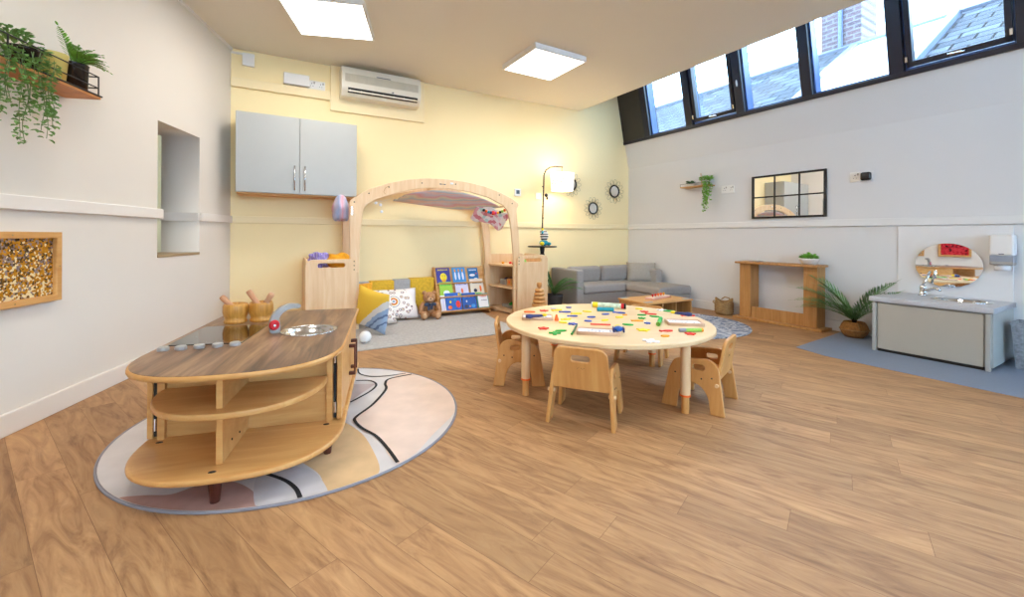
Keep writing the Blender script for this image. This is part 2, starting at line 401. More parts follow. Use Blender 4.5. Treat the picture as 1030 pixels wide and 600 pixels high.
# ================================================================ SETTING
# floor
b = MB(); b.prism([(-3.2, -3.6), (8.2, -3.6), (8.2, 1.0), (1.9, 6.4), (1.2, 6.4), (-3.2, 4.2)], -.12, 0)
struct(b, 'floor', 'floor', 'oak plank floor')
pts = [PR(2.515, 0), PR(2.585, .93), PR(2.80, 1.0), PR(10.6, 1.0), PR(10.6, 0)]
b = MB(); b.prism([(p.x, p.y) for p in pts], 0, .0025)
struct(b, 'floor', 'vinyl', 'grey blue vinyl floor strip in front of the sink unit')
# left wall with the deep opening
pl = plate('wall_left', [[(-7.6, 0), (0, 0), (0, HC+.9), (-7.6, HC+.9)], [(-.992, .685), (-.498, .685), (-.498, 1.536), (-.992, 1.536)]], .25, 'wall_white', None, XZ, 0.0005, -.125)
place(pl, OL, AL); props(pl, 'white left wall with a deep opening', 'wall', None, 'structure')
# back wall (its right end follows the leaning wall)
zt = 3.32
b = MB(); b.prism([(-.3, 0), (4.9, 0), (4.9, zt), (-.3, zt)], 0, .2, XZ)
o = struct(b, 'wall_back', 'wall_cream', 'pale yellow back wall', OL+nB*(-.2)*0, AB)
o.location = OL - nB*.2
# right wall: upright part and leaning part with the band of windows
TH = math.atan(.21)
b = MB(); b.box(-.3, 10.9, 0, .2, 0, 1.74)
struct(b, 'wall_right', 'wall_right', 'white right wall', OR, AR, bevel=0)
zs = (2.08-1.74)/cos(TH)       # sill, measured up the lean
zh = (3.14-1.74)/cos(TH)
def lean_obj(o): o.location = OR+Vector((0, 0, 1.74)); o.rotation_euler = (TH, 0, AR); return o
b = MB(); b.box(-.35, 10.9, 0, .2, 0, zs-.012); b.box(-.35, 10.9, 0, .2, zh, zh+.3); b.box(8.2, 10.9, 0, .2, zs-.012, zh); b.box(-.35, .005, 0, .2, zs-.012, zh)
o = b.build('wall_right', 'wall_right'); lean_obj(o); props(o, 'leaning upper part of the right wall around the windows', 'wall', None, 'structure')
# wall behind the camera
b = MB(); b.box(-2.5, 1.2, -3.6, -3.4, 0, zt); b.box(6.2, 8.2, -3.6, -3.4, 0, zt); b.box(1.2, 6.2, -3.6, -3.4, 0, .8); b.box(1.2, 6.2, -3.6, -3.4, 2.3, zt)
struct(b, 'wall_front', 'wall_white', 'white wall behind the camera')
# ceiling: flat part, upstand of the light well, upper roof
c0 = PB(-.2, -.15); c1 = PB(3.728, -.15); rr0 = PR(10.9, .864); cl = PL(7.5, -.2)
e0 = PR(-.2, .864)
b = MB(); b.prism([(c0.x, c0.y), (cl.x, cl.y), (rr0.x, rr0.y), (c1.x, c1.y)], HC, HC+.12)
struct(b, 'ceiling', 'ceiling', 'flat cream ceiling')
b = MB(); b.box(-.25, 10.9, -.864-.1, -.864, HC+.003, zt)
struct(b, 'wall_upstand', 'wall_right', 'upstand of the light well', OR, AR)
b = MB(); b.box(-.3, 10.9, -.98, .35, zt, zt+.1)
struct(b, 'ceiling', 'wall_right', 'upper ceiling of the light well', OR, AR)

# skirting boards and dado rails
def rail(name, x0, x1, z0, z1, d, m, loc, rz, label): b = MB(); b.box(x0, x1, -d, 0, z0, z1); return struct(b, name, m, label, loc, rz, bevel=.004)
rail('baseboard_left', -7.3, 0, 0, .092, .018, 'trim', OL, AL, 'white skirting board along the left wall')
rail('baseboard_back', 0, 4.59, 0, .092, .018, 'trim_cream', OL, AB, 'cream skirting board along the back wall')
rail('baseboard_right', 0, 2.88, 0, .092, .018, 'trim_cool', OR, AR, 'white skirting board along the right wall')
rail('baseboard_right', 3.50, 10.8, 0, .15, .02, 'trim_cool', OR, AR, 'white skirting board beyond the sink')
ZR0, ZR1 = .917, .978
rail('trim_1', -7.3, -.965, ZR0, ZR1, .022, 'trim', OL, AL, 'white dado rail on the left wall before the opening')
rail('trim_2', -.498, 0, ZR0, ZR1, .022, 'trim', OL, AL, 'white dado rail on the left wall beyond the opening')
b = MB(); b.box(-.512, -.498, 0, .25, ZR0, ZR1); struct(b, 'trim_3', 'trim', 'dado rail across the reveal', OL, AL)
rail('trim_4', 0, 4.59, ZR0, ZR1, .02, 'trim_cream', OL, AB, 'cream dado rail on the back wall')
rail('trim_5', 0, 10.8, ZR0, ZR1, .02, 'trim_cool', OR, AR, 'white dado rail on the right wall')
rail('trim_6', 0, .786, 2.088, 2.166, .035, 'trim_cream', OL, AB, 'boxed pipe casing high on the back wall')
rail('trim_7', .786, 1.695, 1.995, HC, .03, 'trim_cream', OL, AB, 'raised backing board behind the air conditioner')
rail('trim_8', 2.885, 3.492, 0, .912, .008, 'trim_cool', OR, AR, 'flat white splash panel behind the sink')
b = MB(); b.box(-7.3, 0, -.012, 0, HC-.022, HC); struct(b, 'trim_9', 'trim', 'thin cable trunking at the top of the left wall', OL, AL)
b = MB(); b.box(-.992, -.498, -.004, .25, .67, .687); struct(b, 'trim_10', mat('sill_tan', '#a18a68', .5), 'tan sill of the wall opening', OL, AL)
# small room seen through the opening
b = MB(); b.box(-2.4, .4, 1.3, 1.4, 0, 2.4); b.box(-2.5, -2.4, .25, 1.4, 0, 2.4); b.box(.4, .5, .25, 1.4, 0, 2.4); b.box(-2.4, .4, .25, 1.3, 2.4, 2.5); b.box(-2.4, .4, .25, 1.3, -.1, 0)
struct(b, 'wall_side', 'wall_white', 'walls of the store room beyond the opening', OL, AL)
t = thing('tray_rack', 'grey rack of coloured trays seen through the wall opening', 'rack', OL, AL)
b = MB(); b.box(-1.3, -.72, 1.0, 1.28, .0, .03); b.box(-1.3, -.72, 1.0, 1.28, 1.5, 1.53); b.box(-1.3, -1.28, 1.0, 1.28, 0, 1.5); b.box(-.74, -.72, 1.0, 1.28, 0, 1.5); b.box(-1.3, -.72, 1.27, 1.28, 0, 1.5)
b.build('rack_frame', 'lightgrey', t)
for i in range(9):
    b = MB(); b.box(-1.27, -.75, 1.0, 1.26, .1+i*.15, .2+i*.15); b.build('tray', ['red', 'green', 'blue', 'red', 'teal', 'red', 'red', 'blue', 'white'][i], t, bevel=.01)

# ---------------------------------------------------------------- skylight windows
t = MB(); t.box(-.0, 8.3, -.03, .17, zs-.012, zs+.028); o = t.build('trim_11', 'navy', bevel=.004); lean_obj(o); props(o, 'dark sill bar under the sloping windows', 'trim', None, 'structure')
t = MB(); t.box(0, .37, -.02, .16, zs+.02, zh); o = t.build('trim_12', mat('dark_post', '#2b2622', .4), bevel=.004); lean_obj(o); props(o, 'wide dark end post of the windows', 'trim', None, 'structure')
t = MB(); t.box(-.0, 8.3, -.03, .17, zh-.03, zh+.03); o = t.build('trim_13', 'navy', bevel=.004); lean_obj(o); props(o, 'dark head bar above the sloping windows', 'trim', None, 'structure')
mc = [.415, 1.035, 1.645, 2.268, 2.90, 3.56, 4.20, 4.85, 5.5, 6.15, 6.8, 7.45, 8.1]
for i in range(12):  # bays past the visible ones are added to let in more daylight
    x0, x1 = mc[i], mc[i+1]
    W = bpy.data.objects.new('window_%d' % (i+1), None); COL.objects.link(W); lean_obj(W); props(W, 'sloping skylight window with navy frame', 'window', None, 'structure')
    b = MB(); b.box(x0-.045, x0+.045, -.02, .16, zs+.02, zh-.02)
    if i == 11: b.box(x1-.045, x1+.045, -.02, .16, zs+.02, zh-.02)
    b.build('window_frame', 'navy', W, bevel=.004)
    b = MB(); b.box(x0+.045, x0+.06, .02, .12, zs+.03, zh-.03); b.box(x1-.06, x1-.045, .02, .12, zs+.03, zh-.03); b.box(x0+.06, x1-.06, .02, .12, zs+.028, zs+.045)
    b.build('window_bead', 'navy2', W, bevel=.002)
    zg = zs+.03
    if i in (1, 4):
        s_ = .035; b = MB(); a, c = x0+.062, x1-.062
        b.box(a, a+s_, -.012, .05, zs+.05, zh-.03); b.box(c-s_, c, -.012, .05, zs+.05, zh-.03); b.box(a, c, -.012, .05, zs+.05, zs+.09); b.box(a, c, -.012, .05, zh-.07, zh-.03)
        sash = b.build('window_sash', 'navy', W, bevel=.003)
        b = MB(); xm = (a+c)/2+.0; b.box(xm-.03, xm+.03, -.02, -.008, zs+.06, zs+.08); b.tube([(xm-.04, -.03, zs+.07), (xm+.05, -.035, zs+.062)], .006); b.build('window_handle', 'steel', W)
        b = MB(); b.box(a-.004, a+.01, -.03, -.01, zs+.09, zs+.13); b.box(c-.01, c+.004, -.03, -.01, zs+.09, zs+.13); each(b, 'window_hinge', 'steel', W)
    if i == 2:
        b = MB(); b.ell((x0-.0, -.03, zs+.33), (.008, .012, .035)); b.build('window_handle', 'white', W, smooth=True)
    b = MB(); b.box(x0+.05, x1-.05, .07, .078, zg, zh-.03); b.build('window_pane', 'glass', W)

for i in range(4):  # windows added behind the camera to cool the light on the right wall
    x0 = 1.2+i*1.25; x1 = x0+1.25
    W = bpy.data.objects.new('window_%d' % (i+13), None); COL.objects.link(W); W.location = (x0, -3.5, .8); props(W, 'added unseen tall window behind the camera', 'window', None, 'structure')
    b = MB(); b.box(0, .05, -.05, .05, 0, 1.5); b.box(x1-x0-.05, x1-x0, -.05, .05, 0, 1.5); b.box(.05, x1-x0-.05, -.05, .05, 0, .05); b.box(.05, x1-x0-.05, -.05, .05, 1.45, 1.5); b.build('window_frame', 'trim', W)
    b = MB(); b.box(.05, x1-x0-.05, -.004, .004, .05, 1.45); b.build('window_pane', 'glass', W)
# ---------------------------------------------------------------- outside: neighbouring slate roof, rooflight, chimney
def slate_mat():
    m = bpy.data.materials.new('roof_slates'); m.use_nodes = True; t = m.node_tree; bb = t.nodes['Principled BSDF']; bb.inputs['Roughness'].default_value = .9; bb.inputs['Specular IOR Level'].default_value = .1
    tc = nn(t, 'ShaderNodeTexCoord'); br = nn(t, 'ShaderNodeTexBrick'); t.links.new(tc.outputs['Object'], br.inputs['Vector'])
    br.inputs['Scale'].default_value = 1; br.inputs['Brick Width'].default_value = .34; br.inputs['Row Height'].default_value = .2; br.inputs['Mortar Size'].default_value = .014
    br.inputs['Color1'].default_value = H('#34373d'); br.inputs['Color2'].default_value = H('#4a4e56'); br.inputs['Mortar'].default_value = H('#08090b')
    t.links.new(br.outputs['Color'], bb.inputs['Base Color'])
    bu = nn(t, 'ShaderNodeBump'); bu.invert = True; bu.inputs['Strength'].default_value = .8; t.links.new(br.outputs['Fac'], bu.inputs['Height']); t.links.new(bu.outputs['Normal'], bb.inputs['Normal']); return m
def brick_mat():
    m = bpy.data.materials.new('bricks'); m.use_nodes = True; t = m.node_tree; bb = t.nodes['Principled BSDF']; bb.inputs['Roughness'].default_value = .8
    tc = nn(t, 'ShaderNodeTexCoord'); mp = nn(t, 'ShaderNodeMapping'); mp.inputs['Rotation'].default_value = (radians(90), 0, 0); t.links.new(tc.outputs['Object'], mp.inputs[0])
    br = nn(t, 'ShaderNodeTexBrick'); t.links.new(mp.outputs[0], br.inputs['Vector'])
    br.inputs['Scale'].default_value = 1; br.inputs['Brick Width'].default_value = .2; br.inputs['Row Height'].default_value = .075; br.inputs['Mortar Size'].default_value = .01
    br.inputs['Color1'].default_value = H('#4a3335'); br.inputs['Color2'].default_value = H('#3a2a2e'); br.inputs['Mortar'].default_value = H('#5a5557')
    t.links.new(br.outputs['Color'], bb.inputs['Base Color']); return m
M['slate'] = slate_mat(); M['brick'] = brick_mat()
SL = math.atan2(1.8, 2.8)
roof = thing('slate_roof', 'pale slate roof of the neighbouring building seen through the skylight windows', 'roof', PR(0, -1.2, 2.15), AR)
b = MB(); b.box(-6, 9, 0, 3.35, -.1, 0); o = b.build('roof_slope', 'slate', roof); o.rotation_euler = (SL, 0, 0)
b = MB(); b.box(-6, 9, 3.30, 3.42, -.02, .05); o = b.build('ridge', mat('ridge_lead', '#4b505c', .5), roof, bevel=.01); o.rotation_euler = (SL, 0, 0)
b = MB(); b.box(-6, 9, .35, 3.05, -2.9, -.35); o = b.build('house_wall', 'brick', roof)
for nm, x0, x1 in (('a', 1.12, 2.35),):
    b = MB(); b.box(x0, x0+.1, .25, 3.2, .0, .09); b.box(x1-.1, x1, .25, 3.2, .0, .09); b.box(x0, x1, 3.1, 3.2, 0, .09); b.box(x0, x1, .2, .3, 0, .09)
    rl = b.build('rooflight_frame', mat('rooflight_lead', '#566075', .4), roof, bevel=.01); rl.rotation_euler = (SL, 0, 0)
    b = MB(); b.box(x0+.1, x1-.1, .3, 3.1, .02, .05); b.build('rooflight_glass', mat('rooflight_glass', '#e6edf5', .12, var=0), rl)
ch = thing('chimney', 'brick chimney stack rising above the neighbouring slate roof', 'chimney', PR(.86, -4.35, 3.2), AR)
b = MB(); b.box(-.28, .30, -.3, .3, 0, 2.2); b.build('stack', 'brick', ch)
b = MB(); b.tube([(.02, -.33, .6), (.02, -.33, 2.1)], .035); b.build('drain_pipe', mat('pipe_blue_grey', '#3c4663', .5), ch)
b = MB(); b.box(-.33, .35, -.35, .35, 2.2, 2.3); b.build('chimney_cap', 'cabgrey', ch)
wl = MB(); wl.box(-4.5, -1.75, -.1, .1, 0, .75); o = wl.build('parapet_wall', 'brick', None); place(o, PR(0, -3.0, 2.4), AR); props(o, 'low brick parapet seen through the leftmost skylight pane', 'wall')

# ---------------------------------------------------------------- ceiling lights
def panel(loc, rz, label):
    t = thing('ceiling_light', label, 'ceiling light', loc, rz, 'square ceiling light panels')
    b = MB(); s_ = .275
    b.box(-s_, s_, -s_, -s_+.014, -.05, 0); b.box(-s_, s_, s_-.014, s_, -.05, 0); b.box(-s_, -s_+.014, -s_+.014, s_-.014, -.05, 0); b.box(s_-.014, s_, -s_+.014, s_-.014, -.05, 0)
    b.build('light_frame', 'white', t, bevel=.002)
    b = MB(); b.box(-s_+.014, s_-.014, -s_+.014, s_-.014, -.047, -.02); b.build('diffuser', 'diffuser', t)
    ld = bpy.data.lights.new('panel_lamp', 'AREA'); ld.shape = 'SQUARE'; ld.size = .5; ld.energy = PANEL_W; ld.color = (1, .945, .87)
    lo = bpy.data.objects.new('panel_lamp', ld); COL.objects.link(lo); lo.parent = t; lo.location = (0, 0, -.056); return t
panel((-1.33, 3.09, HC), AL-pi/2, 'square ceiling light panel at the left, nearer the camera')
panel((.28, 3.89, HC), AR, 'square ceiling light panel at the right, towards the back wall')
panel((-.95, 1.0, HC), AL-pi/2, 'added unseen ceiling light panel near the camera, over the left side')  # this panel and the next two are added, out of view, for fill
panel((1.25, 1.9, HC), AR, 'added unseen ceiling light panel over the middle of the room')
panel((.2, -.9, HC), AR, 'added unseen ceiling light panel behind the camera')

# ================================================================ LEFT WALL THINGS
# framed sequin panels
def seq_frame(u0, u1, z0, z1, m, label):
    w_, h_ = (u1-u0)/2, (z1-z0)/2
    t = thing('sequin_panel', label, 'picture', PL((u0+u1)/2, 0, (z0+z1)/2), AL, 'framed sequin panels')
    plate('picture_frame', [[(-w_, -h_), (w_, -h_), (w_, h_), (-w_, h_)], [(-w_+.028, -h_+.028), (w_-.028, -h_+.028), (w_-.028, h_-.028), (-w_+.028, h_-.028)]], .03, 'pine', t, XZ, .003, .015)
    b = MB(); b.box(-w_+.026, w_-.026, -.012, 0, -h_+.026, h_-.026); b.build('sequin_sheet', m, t)
    b = MB()
    for x, z in ((-w_*.05, h_-.014), (w_-.014, 0), (0, -h_+.014)): b.tube([(x, -.03, z), (x, -.0315, z)], .003)
    each(b, 'screw', 'steel', t)
seq_frame(1.735, 2.19, .516, .826, 'sequin', 'pine framed panel of gold sequins on the left wall')
seq_frame(2.36, 2.74, .516, .826, 'sequin_red', 'framed panel of red sequins, seen in the oval mirror')
seq_frame(2.90, 3.28, .516, .826, 'sequin_bw', 'framed panel of silver and black sequins, seen at the edge of the oval mirror')
# wall shelf with wire rail
t = thing('wall_shelf', 'orange wood wall shelf with black wire rail high on the left wall', 'shelf', PL(1.68, 0, 1.475), AL)
b = MB(); b.prism(rr([(-.9, -.145), (0, -.145), (0, 0), (-.9, 0)], [.0, .006, 0, 0]), -.018, 0); b.build('shelf_board', mat('shelf_orange_wood', '#c98548', .5, var=.12, scale=20), t, bevel=.002)
b = MB()
for z in (.035, .088): b.tube([(-.9, -.138, z), (-.008, -.138, z), (-.008, -.01, z)], .0032, 6)
for x in (-.88, -.45, -.008): b.tube([(x, -.138, 0), (x, -.138, .088)], .0032, 6)
b.tube([(-.008, -.01, 0), (-.008, -.01, .088)], .0032, 6); b.tube([(-.9, -.147, -.004), (0, -.147, -.004)], .004, 6); b.build('wire_rail', 'black', t)
# pots on it
def vine(mb, start, length, sway, n=26, ls=.02, spread=.02, out=(0, 0, 0)):
    p = Vector(start); pts = [p.copy()]
    ph = random.random()*6
    for i in range(n):
        f = i/n
        p = p+Vector((sin(ph+i*.5)*sway, cos(ph*1.3+i*.4)*sway*.6, -length/n))+Vector(out)*(1-f)*.02
        pts.append(p.copy())
    mb.i = 1; mb.tube(pts, .0014, 4, False); mb.i = 0
    for q in pts[1:]:
        for k in range(2):
            a = random.random()*2*pi
            d = Vector((cos(a), sin(a), random.uniform(-.7, .3)))
            mb.leaf(q+d*spread*.3, d, (0, 0, 1), ls*random.uniform(.8, 1.25), ls*random.uniform(.7, 1.0))
def ivy(parent, vines, top, ls):
    b = MB()
    for (x, y, z, L) in vines: vine(b, (x, y, z), L, .004, max(8, int(L/.018)), ls)
    b.i = 0
    cx, cy, cz, rx, rz_ = top
    for k in range(150):
        a = random.random()*2*pi; r_ = random.random()**.5; e = random.random()
        p = Vector((cx+cos(a)*rx*r_, cy+sin(a)*.07*r_, cz+rz_*e*(1-.6*r_)))
        d = Vector((cos(a), sin(a), random.uniform(-.1, .9))); b.leaf(p, d, (0, 0, 1), ls*random.uniform(.8, 1.3), ls*random.uniform(.7, 1))
    return b.build('foliage', ['leaf2' if parent.get('pale') else 'leaf', 'stem'], parent, norm=False)
t = thing('trailing_plant', 'trailing ivy in a black pot at the left end of the left wall shelf', 'plant', PL(1.985, .07, 1.476), AL)
b = MB(); b.lathe([(0, 0), (.042, 0), (.052, .075), (.056, .08), (.056, .088), (.047, .088), (.044, .07), (0, .07)]); b.build('pot', 'potblack', t, smooth=True)
b = MB(); vs = []
for k in range(9): x = -.21+.0165*k; vs.append((x+random.uniform(-.006, .006), -.08+random.uniform(-.015, .0), .05, random.uniform(.20, .36)))
vs += [(-.055, -.08, .06, .19), (-.03, -.085, .07, .23), (-.01, -.08, .07, .31), (.012, -.082, .06, .33), (.03, -.085, .06, .27), (.05, -.08, .05, .20), (.04, -.08, .05, .24)]
t['pale'] = 0
ivy(t, vs, (-.04, -.01, .075, .105, .09), .021)
t = thing('plant_pot', 'plain yellow pot between ivy and fern on the left wall shelf', 'pot', PL(1.85, .075, 1.476), AL)
b = MB(); b.lathe([(0, 0), (.038, 0), (.048, .122), (.050, .125), (.045, .125), (.040, .08), (0, .08)]); b.build('pot_body', 'potyellow', t, smooth=True)
t = thing('potted_fern', 'green fern in a shiny black pot at the right end of the left wall shelf', 'plant', PL(1.745, .078, 1.476), AL)
b = MB(); b.lathe([(0, 0), (.046, 0), (.050, .115), (.053, .12), (.047, .12), (.044, .1), (0, .1)]); b.build('pot', 'potblack', t, smooth=True)
def frond(mb, base, az, L, lift, droop, lw, n=16, lf=.35, mi=0, z1=.15):
    p = Vector(base); el = lift; pts = [p.copy()]; ds = []
    for i in range(n):
        d = Vector((cos(az)*cos(el), sin(az)*cos(el), sin(el))); p = p+d*L/n; pts.append(p.copy()); ds.append(d); el -= droop/n
    mb.i = 1; mb.tube(pts, [.0025*(1-i/(n+1))+.0006 for i in range(n+1)], 4, False); mb.i = mi
    for i in range(1, n):
        f = i/n; ln = L*lf*math.sin(pi*min(1, f*.9+.12))**.7
        side = ds[i].cross(Vector((0, 0, 1)));
        if side.length < .05: side = Vector((-sin(az), cos(az), 0))
        side.normalize()
        for sg in (-1, 1):
            d = (side*sg+ds[i]*(.75+.25*(i % 2)*.5)+Vector((0, 0, z1+random.uniform(-.12, .12)))).normalized()
            mb.leaf(pts[i], d, (0, 0, 1), ln, lw, .1)
    mb.leaf(pts[-1], ds[-1], (0, 0, 1), L*.12, lw, .1)
b = MB()
for k in range(22): frond(b, (0, -.01, .11), -2.9+k*.125+random.uniform(-.1, .1), random.uniform(.09, .14), random.uniform(.7, 1.4), 1.3, .008, 12, .24)
frond(b, (-.01, 0, .11), radians(185), .17, 1.25, .5, .010, 16, .2); frond(b, (0, 0, .11), radians(0), .14, 1.1, .8, .010, 14, .2)
b.build('foliage', ['leaf4', 'stem'], t, norm=False)

# ================================================================ BACK WALL THINGS
# grey wall cabinet
t = thing('wall_cabinet', 'light grey two-door wall cabinet on the yellow wall', 'cabinet', PB(.52, 0, 1.163), AB)
b = MB(); b.box(-.462, .462, -.31, 0, 0, .648); b.build('cabinet_body', 'cabgrey', t, bevel=.002)
for s_ in (-1, 1):
    b = MB(); x0, x1 = (-.458, -.002) if s_ < 0 else (.002, .458); b.box(x0, x1, -.33, -.311, .002, .646); d = b.build('cabinet_door', 'cabgrey', t, bevel=.0015)
    b = MB(); x = s_*.04; b.tube([(x, -.352, .03), (x, -.352, .235)], .006, 10); b.tube([(x, -.33, .045), (x, -.352, .045)], .004); b.tube([(x, -.33, .22), (x, -.352, .22)], .004); b.build('door_handle', 'steel', d, smooth=True)
b = MB(); b.box(-.455, .455, -.3, -.02, -.012, 0); b.build('light_pelmet', 'pine', t)
# air conditioner
t = thing('air_conditioner', 'cream wall air conditioner just below the ceiling', 'air conditioner', PB(1.235, .03, 2.11), AB)
b = MB(); prof = rr([(0, 0), (0, .27), (-.15, .27), (-.175, .20), (-.175, .06), (-.12, 0)], [0, 0, .02, .03, .03, .02])
b.prism([(p[0], p[1]) for p in prof], -.37, .37, YZ)
b.build('case', 'offwhite', t, bevel=.003)
b = MB(); b.box(-.315, .335, -.1785, -.145, .030, .070); b.build('air_outlet_shade', 'dark', t)  # dark box on the case, painted in for the shaded outlet slot
b = MB()
for k in range(7): x = -.3+k*.10; b.box(x, x+.004, -.182, -.175, .030, .052)
b.box(-.315, .335, -.183, -.176, .034, .046); b.build('louvre', 'offwhite', t)
b = MB()
for k in range(9): b.box(-.34, .34, -.1785, -.17, .125+k*.0085, .1285+k*.0085)
for k in range(60): x = -.34+k*.0115; b.box(x, x+.002, -.1782, -.17, .125, .197)
b.build('intake_grille', mat('grille_shade', '#bdb39c', .5), t)
b = MB(); b.box(-.06, .07, -.1765, -.168, .203, .209); b.build('badge', 'ink', t)
b = MB(); b.box(.085, .1, -.18, -.174, .078, .088); b.build('sensor', 'ink', t)
# sensor box and sockets
t = thing('junction_box', 'oblong white cover box above the wall cabinet', 'junction box', PB(.503, 0, 2.175), AB)
b = MB(); b.box(-.105, .105, -.04, 0, 0, .105); b.build('cover', 'white', t, bevel=.006)
b = MB(); b.box(-.108, .108, -.043, -.036, 0, .006); b.build('lid_edge', 'lightgrey', t)
def socket(loc, rz, n, label, name='wall_socket', w_=.074):
    t = thing(name, label, 'socket', loc, rz)
    b = MB(); b.box(-w_*n/2, w_*n/2, -.010, 0, -.042, .042); b.build('face_plate', 'white', t, bevel=.003)
    for k in range(n):
        cx = (k-(n-1)/2)*w_; b = MB()
        if name == 'wall_socket':
            b.box(cx-.003, cx+.003, -.0106, -.009, .008, .018); b.box(cx-.014, cx-.006, -.0106, -.009, -.012, -.008); b.box(cx+.006, cx+.014, -.0106, -.009, -.012, -.008); b.build('pin_holes', 'ink', t)
            b = MB(); b.box(cx+.015, cx+.026, -.014, -.008, .012, .03); b.build('switch', 'lightgrey', t, bevel=.001)
        else: b.box(cx-.010, cx+.010, -.015, -.008, -.014, .016); b.build('switch', 'trim', t, bevel=.001)
    return t
socket(PB(.667, 0, 2.21), AB, 2, 'pair of small square sockets beside the oblong cover box', w_=.075)
t = thing('junction_box', 'small white cable box at the ceiling edge near the left corner', 'junction box', PB(.128, 0, 2.335), AB)
b = MB(); b.box(-.045, .045, -.035, 0, -.055, .055); b.build('cover', 'white', t, bevel=.006)
b = MB(); b.box(-.127, -.045, -.015, 0, .04, .055); b.build('trunking', 'trim', t)
t = thing('thermostat', 'small white thermostat with dark display on the yellow wall', 'thermostat', PB(2.83, 0, 1.33), AB)
b = MB(); b.box(-.042, .042, -.018, 0, -.042, .042); b.build('case', 'white', t, bevel=.004)
b = MB(); b.box(-.022, .022, -.0195, -.017, -.018, .026); b.build('display', mat('lcd', '#4a5a66', .3), t)
socket(PB(3.12, 0, 1.30), AB, 1, 'white light switch partly behind the lamp pole', 'light_switch')

# sunburst mirrors
M['bronze'] = mat('bronze_wire', '#5d5648', .5, .3)
def sun_mirror(s, z, r, label):
    t = thing('sunburst_mirror', label, 'mirror', PB(s, 0, z), AB, 'round sunburst mirrors')
    b = MB(); b.lathe([(0, 0), (r*.46, 0), (r*.46, .008), (0, .008)], mt=XZ, seg=40); b.build('mirror_glass', mat('mirror_pale', '#e7e9e6', .12, .6, var=0), t)
    b = MB(); ring = [(r*.5*cos(a), -.012, r*.5*sin(a)) for a in [2*pi*k/40 for k in range(41)]]; b.tube(ring, r*.065, 8, False); b.build('rim', 'black', t, smooth=True)
    b = MB()
    for k in range(13):
        a = 2*pi*k/13; pts = []
        for j in range(13):
            f = j/12; ang = f*2*pi; rad = r*(.80-.24*cos(ang)); tw = .17*sin(ang)
            pts.append((rad*cos(a+tw), -.008, rad*sin(a+tw)))
        b.tube(pts, .0013, 5, False)
        a2 = a+pi/13; b.tube([(r*.55*cos(a2), -.008, r*.55*sin(a2)), (r*.86*cos(a2), -.008, r*.86*sin(a2))], .001, 5)
    b.build('rays', 'bronze', t)
sun_mirror(4.33, 1.425, .155, 'black looped sunburst mirror nearest the room corner')
sun_mirror(3.965, 1.185, .140, 'lowest of the three black sunburst mirrors')
sun_mirror(3.61, 1.475, .15, 'sunburst mirror half hidden by the glowing lamp shade')

# ================================================================ PLAY ARCH
ARO = [(.897, 0), (.897, .635), (.895, .85), (.893, 1.09), (.900, 1.108), (.924, 1.125), (1.052, 1.208), (1.208, 1.266), (1.387, 1.312), (1.558, 1.336), (1.75, 1.342), (1.96, 1.329), (2.158, 1.296), (2.321, 1.249), (2.468, 1.190), (2.540, 1.145), (2.547, 1.125), (2.526, 1.090), (2.522, 1.063), (2.549, .845), (2.562, .60), (2.57, 0)]
ARI = [(2.49, 0), (2.49, .6), (2.461, .882), (2.425, 1.045), (2.405, 1.08), (2.364, 1.118), (2.199, 1.19), (2.0, 1.234), (1.774, 1.254), (1.559, 1.248), (1.422, 1.224), (1.306, 1.192), (1.209, 1.16), (1.099, 1.115), (1.023, 1.064), (1.000, 1.01), (.985, .864), (.972, .6), (.972, 0)]
SX = 1.72
AT = thing('play_arch', 'large birch play arch with side shelf units against the yellow wall', 'play arch', PB(SX, 0, .011), AB)
prof = [(x-SX, z) for x, z in ARO+ARI]
def sst(v): v = min(1, max(0, v)); return v*v*(3-2*v)
prof_b = [(x-SX-.115*sst((x-1.3)/1.0), z) for x, z in ARO+ARI]
for nm, y in (('front_arch', .534-.012), ('back_arch', .072)):
    fr = plate(nm, [prof if y > .2 else prof_b], .024, 'birch', AT, XZ, .003, y)
    if y > .2:
        b = MB()
        for x, z in ((-.79, 1.09), (-.67, 1.17), (-.5, 1.235), (-.2, 1.29), (.13, 1.3), (.6, 1.22), (.75, 1.14)): b.tube([(x, -y-.012, z), (x, -y-.0145, z)], .006, 10)
        each(b, 'bolt', 'dark', fr)
        b = MB(); b.box(-.03, -.01, -y-.0135, -y-.011, 1.287, 1.296); b.box(-.006, .004, -y-.0135, -y-.011, 1.288, 1.295); b.box(.01, .03, -y-.0135, -y-.011, 1.286, 1.294); b.build('brand_mark', 'ink', fr)
        b = MB(); b.box(.075, .105, -y-.02, -y-.011, 1.295, 1.312); b.build('clip', 'white', fr, bevel=.003)
        # overlap joints
        b = MB(); b.tube([(-.5, -y-.0125, 1.245), (-.53, -y-.0125, 1.225), (-.545, -y-.0125, 1.19), (-.53, -y-.0125, 1.17)], .0022, 5); b.build('joint', 'oak', fr)
